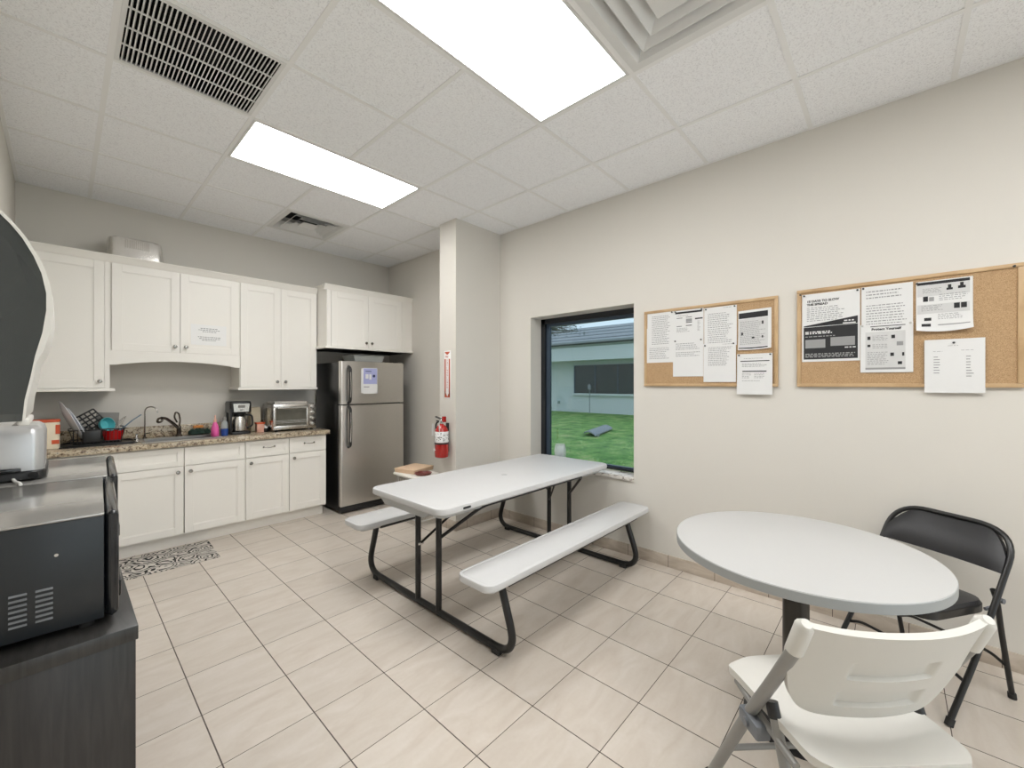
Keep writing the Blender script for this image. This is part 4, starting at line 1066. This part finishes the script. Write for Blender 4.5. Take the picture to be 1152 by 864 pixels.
sheet('health_poster', 'curling poster with two head silhouettes on the right cork board', -.097, -.305, 1.963, 1.688, 2,
      dark=[(.02, .95, .02, .075), (.55, .66, .17, .21), (.575, .635, .11, .17), (.75, .88, .15, .2), (.785, .845, .09, .15), (.13, .22, .3, .4), (.68, .78, .47, .57), (.8, .9, .47, .57), (.15, .28, .72, .78), (.1, .27, .84, .9)],
      grey=rows(.12, .5, .15, .25, 4)+rows(.42, .92, .28, .42, 4)+rows(.1, .5, .48, .6, 4)+rows(.4, .9, .66, .78, 4)+[(.24, .33, .32, .4), (.4, .95, .86, .88)], pale=[(.02, .95, .08, .3), (.02, .95, .46, .64)], curl=.03, pins=((.02, .03),))
sheet('name_list', 'sheet with two short columns of words hanging below the right cork board', -.129, -.346, 1.645, 1.364, 6,
      grey=rows(.4, .6, .12, .14, 1)+rows(.15, .34, .22, .24, 1)+rows(.62, .82, .21, .23, 1)+[(.16, .16+random.uniform(.06, .11), .32+.05*i, .335+.05*i) for i in range(7)]+[(.7, .7+random.uniform(.06, .14), .32+.052*i, .335+.052*i) for i in range(8)], pins=((.5, .07),), m='paper')
for (py, pz) in ((.425, 1.97), (-.455, 1.985)):
    f = MB(); f.lathe([(.0055, 0), (.004, -.003), (.003, -.007), (.005, -.009)], (XR-.012 if py > 0 else XR-.02, py if py > 0 else -.44, pz), 12, 'x')
    put('push_pin', f, M['pin'], bd2)

# ------------------------------------------------------------------ extinguisher and sign
t = thing('extinguisher_sign', 'tall red and white fire extinguisher arrow sign on the column', 'sign', (CX0, 3.205, 1.27))
put('plate', MB().box(CX0-.004, CX0, 3.155, 3.255, 1.27, 1.735, .001), M['whitegloss'], t)
f = MB(); X0, X1 = CX0-.0052, CX0-.0041
f.prism([(3.163, 1.725), (3.247, 1.725), (3.225, 1.705), (3.205, 1.695), (3.185, 1.705)], 'x', X0, X1)
f.box(X0, X1, 3.163, 3.182, 1.30, 1.655); f.box(X0, X1, 3.228, 3.247, 1.30, 1.655)
f.prism([(3.163, 1.278), (3.247, 1.278), (3.247, 1.35), (3.205, 1.285), (3.163, 1.35)], 'x', X0, X1)
put('red_panels', f, M['redsign'], t)
def wall_text(s_, size, y, z, X):   # reads on a face looking toward -X
    me = text_mesh(s_, size, size*.015); f = MB()
    f.add_mesh(me, Matrix.Translation((X, y, z)) @ Matrix(((0, 0, -1, 0), (-1, 0, 0, 0), (0, 1, 0, 0), (0, 0, 0, 1)))); bpy.data.meshes.remove(me); return f
f = wall_text('FIRE', .026, 3.236, 1.668, CX0-.0055)
for i, ch in enumerate('EXTINGUISHER'):
    me = text_mesh(ch, .026, .0003); f.add_mesh(me, Matrix.Translation((CX0-.0055, 3.213, 1.632-i*.024)) @ Matrix(((0, 0, -1, 0), (-1, 0, 0, 0), (0, 1, 0, 0), (0, 0, 0, 1)))); bpy.data.meshes.remove(me)
put('lettering', f, M['redsign'], t, smooth=False)
EX, EY, EZ = 2.478, 3.20, .70
t = thing('fire_extinguisher', 'red fire extinguisher hanging on the white column', 'fire extinguisher', (EX, EY, EZ))
f = MB(); f.lathe([(.045, 0), (.062, .008), (.066, .02), (.066, .25), (.060, .275), (.040, .305), (.022, .318), (.02, .33)], (EX, EY, EZ), 32); put('cylinder', f, M['red'], t)
f = MB(); f.lathe([(.0665, .150), (.0672, .152), (.0672, .252), (.0665, .254)], (EX, EY, EZ), 32); lb = put('label', f, M['whitegloss'], t)
f = MB(); random.seed(2)
for k in range(70):
    a = random.uniform(PI*.75, PI*1.75); z = EZ+random.uniform(.165, .24); u = Vector((math.cos(a), math.sin(a), 0)); p = Vector((EX, EY, z))+u*.0675; d = Vector((-u.y, u.x, 0))
    h = random.uniform(.001, .0035); l = random.uniform(.002, .006); f.face(f.verts([p-d*l-Vector((0, 0, h)), p+d*l-Vector((0, 0, h)), p+d*l+Vector((0, 0, h)), p-d*l+Vector((0, 0, h))]))
put('label_print', f, M['ink'], lb, smooth=False)
f = MB(); f.lathe([(.0668, .132), (.0680, .134), (.0680, .146), (.0668, .148)], (EX, EY, EZ), 32); put('strap', f, M['black'], t)
f = MB(); f.lathe([(.021, .328), (.024, .335), (.024, .36), (.015, .37)], (EX, EY, EZ), 20); put('valve', f, M['chrome'], t)
f = MB(); f.box(EX-.012, EX+.012, EY-.03, EY+.075, EZ+.345, EZ+.356, .003); f.prism([(EY-.03, EZ+.37), (EY+.09, EZ+.395), (EY+.09, EZ+.385), (EY-.03, EZ+.36)], 'x', EX-.010, EX+.010); put('handle', f, M['black'], t)
f = MB(); f.box(EX-.02, EX+.014, EY-.055, EY-.028, EZ+.345, EZ+.40, .004); put('red_lever', f, M['red'], t)
f = MB(); f.tube(fillet([(EX, EY+.03, EZ+.35), (EX-.01, EY+.075, EZ+.33), (EX-.01, EY+.085, EZ+.22), (EX, EY+.075, EZ+.17)], .04), .008, 10); put('hose', f, M['black'], t)
f = MB(); f.sheet(lambda u, v: Vector((EX-.068+.01*v, EY+.035+.028*u+.02*v, EZ+.33-.12*v)), 4, 6, .001, (1, 0, 0)); f.sheet(lambda u, v: Vector((EX-.07, EY-.045-.012*u-.006*v, EZ+.34-.08*v)), 3, 5, .001, (1, 0, 0)); put('inspection_tag', f, M['paper'], t)
f = MB(); f.box(EX+.066, CX0, EY-.02, EY+.02, EZ+.05, EZ+.33, .003); put('bracket', f, M['black'], t)
put('arrow_mark', MB().prism([(EY+.04, EZ+.065), (EY+.005, EZ+.078), (EY+.04, EZ+.09)], 'x', EX-.0672, EX-.05), M['whitegloss'], t)

# ------------------------------------------------------------------ wire cart beside the column
KX0, KX1, KY0, KY1, KZ = 2.36, 2.61, 3.40, 3.78, .47
t = thing('wire_cart', 'white wire basket cart on the floor beside the column', 'cart', (2.485, 3.59, 0))
f = MB()
for x in (KX0, KX1):
    for y in (KY0, KY1): f.cyl((x, y, .0), (x, y, KZ), .008)
for z in (.06, KZ-.01): f.tube([(KX0, KY0, z), (KX1, KY0, z), (KX1, KY1, z), (KX0, KY1, z)], .006, 8, True)
put('frame', f, M['wmetal'], t)
for z0, z1 in ((.07, .24), (.28, .44)):
    f = MB()
    for i in range(8):
        x = KX0+.015+i*(KX1-KX0-.03)/7; f.tube([(x, KY0+.01, z1), (x, KY0+.015, z0), (x, KY1-.015, z0), (x, KY1-.01, z1)], .002, 5)
    for i in range(11):
        y = KY0+.015+i*(KY1-KY0-.03)/10; f.tube([(KX0+.01, y, z1), (KX0+.015, y, z0), (KX1-.015, y, z0), (KX1-.01, y, z1)], .002, 5)
    for z in (z0+.04, z0+.08, z0+.12, z1): f.tube([(KX0+.01, KY0+.01, z), (KX1-.01, KY0+.01, z), (KX1-.01, KY1-.01, z), (KX0+.01, KY1-.01, z)], .0022, 5, True)
    put('wire_basket', f, M['wire'], t)
put('top_shelf', MB().slab(2.485, 3.59, .29, .42, .02, KZ, KZ+.012, .003), M['wmetal'], t)
f = MB(); f.slab(2.46, 3.60, .32, .38, .03, KZ+.013, KZ+.03, .003); f.xf(Matrix.Rotation(0, 4, 'Z'))
tag(put('paper_tray', f, M['paperbuff']), 'flat white food tray on the wire cart by the column', 'tray')
f = MB(); f.box(-.15, .15, -.13, .13, 0, .035, .004); f.box(-.155, .155, -.135, .135, .03, .042, .004); f.xf(Matrix.Translation((2.50, 3.69, KZ+.031)) @ Matrix.Rotation(.25, 4, 'Z'))
tag(put('cardboard_box', f, M['kraft']), 'flat tan cardboard box on the wire cart beside the column', 'box')
f = MB(); f.lathe([(.03, 0), (.075, .004), (.085, .02), (.083, .022), (.07, .008), (.001, .005)], (2.45, 3.46, KZ+.031), 28)
tag(put('dark_red_dish', f, M['maroon']), 'dark red round dish in front of the tan cardboard box', 'dish')

# ------------------------------------------------------------------ left foreground
CZ = .85
t = thing('storage_cabinet', 'black brown wood cabinet at the left edge carrying the microwave', 'cabinet', (-.065, 1.95, 0))
put('body', MB().box(XL+.004, .098, 1.317, 2.62, .03, CZ-.034, .002), M['cabblack'], t)
put('side_panel', MB().box(XL+.004, .116, 1.298, 1.316, .0, CZ-.034, .001), M['cabblack'], t)
put('top', MB().box(XL+.004, .120, 1.29, 2.63, CZ-.033, CZ, .002), M['cabtop'], t)
put('plinth', MB().box(XL+.004, .09, 1.32, 2.60, 0, .03), M['cabblack'], t)
for y0, y1 in ((1.319, 1.96), (1.965, 2.61)):
    d = put('door', MB().box(.098, .115, y0, y1, .05, CZ-.04, .002), M['cabblack'], t)
    put('knob', MB().lathe([(.006, 0), (.006, .012), (.013, .02), (.003, .026)], (.115, y1-.04 if y0 < 1.5 else y0+.04, .6), 14, 'x'), M['nickel'], d)

def microwave(label, x, y):
    """local: x toward door, y along width; origin near right bottom corner"""
    t = thing('microwave_oven', label, 'microwave', (x, y, CZ), -.041)
    W, D, H, zf = .52, .268, .262, .018
    f = MB(); f.box(-D, 0, 0, W, zf, H-.006, .003); put('casing', f, M['oven_shell'], t, local=True)
    put('top_panel', MB().box(-D, 0, 0, W, H-.006, H, .002), M['oven_top_sheen'], t, local=True)  # sheen of the black top is put into its colour
    f = MB(); f.box(.001, .025, .002, W-.002, zf-.004, H+.001, .014, 4); dr = put('door', f, M['blackgloss'], t, local=True)
    f = MB(); f.box(.0245, .0265, .15, W-.03, zf+.03, H-.03, .0008, 1); put('door_window', f, M['ovenglass'], dr, local=True)
    f = MB(); f.box(.023, .030, .03, .12, zf+.03, zf+.07, .004); put('open_button', f, M['blackgloss'], dr, local=True)
    f = MB()
    for xa in (-.141, -.104, -.178):
        for k in range(7):
            z = zf+.030+k*.0108
            f.prism([(-.0005, z), (-.0055, z+.002), (-.0005, z+.005)], 'x', xa-.001, xa+.024)
    put('side_louvres', f, M['louvre'], t, local=True)
    f = MB()
    for xx in (-D+.03, -.03):
        for yy in (.035, W-.035): f.cyl((xx, yy, 0), (xx, yy, zf+.001), .014)
    put('feet', f, M['rubber'], t, local=True)
    f = MB(); f.cyl((-.075, -.001, .185), (-.075, .001, .185), .0035, seg=10); put('screw', f, M['chrome'], t, local=True)
    return t
m1 = microwave('black microwave oven nearest the camera, its vented side facing us', .066, 1.345)
m2 = microwave('second black microwave oven, behind the nearest one and under the toaster', .100, 1.885)
# toaster
TZ = CZ+.262; tx0, tx1, ty0, ty1 = -.215, -.034, 1.955, 2.26
t = thing('toaster', 'silver two-slot toaster with a black base on the rear microwave', 'toaster', (-.125, 2.1, TZ))
f = MB(); f.slab((tx0+tx1)/2, (ty0+ty1)/2, tx1-tx0, ty1-ty0, .03, TZ, TZ+.03, .006); put('base', f, M['black'], t)
f = MB()
for xc in (-.168, -.118, -.068):
    pass
def tb(ins, z):
    cx, cy = (tx0+tx1)/2, (ty0+ty1)/2; W_ = (tx1-tx0)/2-ins; D_ = (ty1-ty0)/2-ins-.008; R = .028; o = []
    for (sx, sy, a0) in ((1, 1, 0), (-1, 1, PI/2), (-1, -1, PI), (1, -1, 1.5*PI)):
        for k in range(7): a = a0+PI/2*k/6; o.append((cx+sx*(W_-R)+R*math.cos(a), cy+sy*(D_-R)+R*math.sin(a), z))
    return o
f.rings_loft([tb(.004, TZ+.028), tb(.003, TZ+.14), tb(.008, TZ+.158), tb(.02, TZ+.168)]); put('housing', f, M['silver'], t)
f = MB()
for xc in (-.155, -.092): f.box(xc-.014, xc+.014, ty0+.05, ty1-.04, TZ+.1675, TZ+.1690)
put('slots', f, M['black'], t)
f = MB(); f.box(-.165, -.085, ty0-.008, ty0+.006, TZ+.03, TZ+.042, .003); f.cyl((-.06, ty0, TZ+.018), (-.06, ty0-.014, TZ+.018), .011); put('control', f, M['blackgloss'], t)
f = MB(); f.tube(fillet([(-.10, ty0-.006, TZ+.010), (-.095, ty0-.03, TZ+.006), (-.085, ty0-.06, TZ+.0055), (-.082, ty0-.09, TZ+.0055)], .02), .004, 8)
put('cord', f, M['whitecord'], t)
# paper towel dispenser on the left wall
DY0, DY1 = 1.20, 1.50
t = thing('paper_towel_dispenser', 'smoky grey paper towel dispenser with a pale curved front on the left wall', 'dispenser', (XL, 1.35, 1.33))
inner = [(-.25, 1.78), (-.18, 1.772), (-.12, 1.752), (-.077, 1.721), (-.065, 1.706), (-.051, 1.684), (-.037, 1.653), (-.027, 1.622), (-.021, 1.585), (-.021, 1.551), (-.026, 1.508), (-.035, 1.464), (-.041, 1.422), (-.048, 1.38), (-.051, 1.34), (-.25, 1.34)]
outer = [(-.25, 1.784), (-.18, 1.776), (-.119, 1.756), (-.074, 1.726), (-.060, 1.708), (-.045, 1.684), (-.029, 1.65), (-.019, 1.618), (-.013, 1.583), (-.012, 1.55), (-.016, 1.51), (-.024, 1.475), (-.034, 1.45), (-.037, 1.422), (-.044, 1.38), (-.047, 1.345), (-.051, 1.34)]
def insp(P, k):
    c0 = Vector((-.25, 1.56)); return [tuple(c0+(Vector(p)-c0)*k) for p in P]
put('side_panel', MB().prism(inner, 'y', DY0, DY0+.004), M['smoke'], t)
put('side_panel', MB().prism(inner, 'y', DY1-.004, DY1), M['smoke'], t)
f = MB(); n = len(inner)-1
ring = outer+inner[:n][::-1]
f.prism(outer[:-1]+inner[1:n][::-1]+[(-.25, 1.78)], 'y', DY0-.002, DY1+.002); fc = put('front_cover', f, M['shell'], t)
f = MB(); f.box(XL, XL+.02, DY0+.005, DY1-.005, 1.345, 1.77); put('back_plate', f, M['black'], t)
f = MB(); f.cyl((-.14, DY0+.02, 1.63), (-.14, DY1-.02, 1.63), .085, seg=32); put('paper_roll', f, M['roll'], t)
f = MB(); f.box(-.060, -.044, DY0+.06, DY1-.06, 1.328, 1.341, .003); put('lever', f, M['shell'], t)

# jar on the window sill
t = thing('glass_jar', 'small clear glass jar standing on the window sill', 'jar', (3.235, 2.36, WZ0))
f = MB(); f.lathe([(.05, 0), (.056, .006), (.057, .14), (.052, .165), (.048, .18), (.051, .188), (.048, .188), (.045, .18), (.049, .165), (.053, .14), (.052, .01), (.001, .008)], (3.235, 2.345, WZ0), 28); put('glass', f, M['glassjar'], t)
f = MB(); f.lathe([(.05, .011), (.05, .05), (.02, .07), (.035, .1), (.01, .12)], (3.235, 2.345, WZ0), 20); put('contents', f, M['wax'], t)

# ------------------------------------------------------------------ world, camera
wd = bpy.data.worlds.new('sky'); bpy.context.scene.world = wd; wd.use_nodes = True
bg = wd.node_tree.nodes['Background']
tcw = wd.node_tree.nodes.new('ShaderNodeTexCoord'); nzw = wd.node_tree.nodes.new('ShaderNodeTexNoise'); nzw.inputs['Scale'].default_value = 2
rw = wd.node_tree.nodes.new('ShaderNodeValToRGB'); rw.color_ramp.elements[0].color = (.76, .86, .93, 1); rw.color_ramp.elements[1].color = (.88, .93, .97, 1)
wd.node_tree.links.new(tcw.outputs['Generated'], nzw.inputs['Vector']); wd.node_tree.links.new(nzw.outputs['Fac'], rw.inputs[0]); wd.node_tree.links.new(rw.outputs[0], bg.inputs[0])
bg.inputs[1].default_value = 1.75

cam = bpy.data.cameras.new('camera'); co = bpy.data.objects.new('camera', cam); C.objects.link(co)
cam.sensor_fit = 'HORIZONTAL'; cam.sensor_width = 36; cam.lens = 36*464.96/1152; cam.clip_start = .02; cam.clip_end = 200
co.location = (0, 0, 1.41); co.rotation_euler = (PI/2, 0, -.8275)
sc = bpy.context.scene; sc.camera = co
vs = sc.view_settings; vs.view_transform = 'Standard'; vs.look = 'None'; vs.gamma = 1; vs.exposure = .46; vs.use_curve_mapping = False
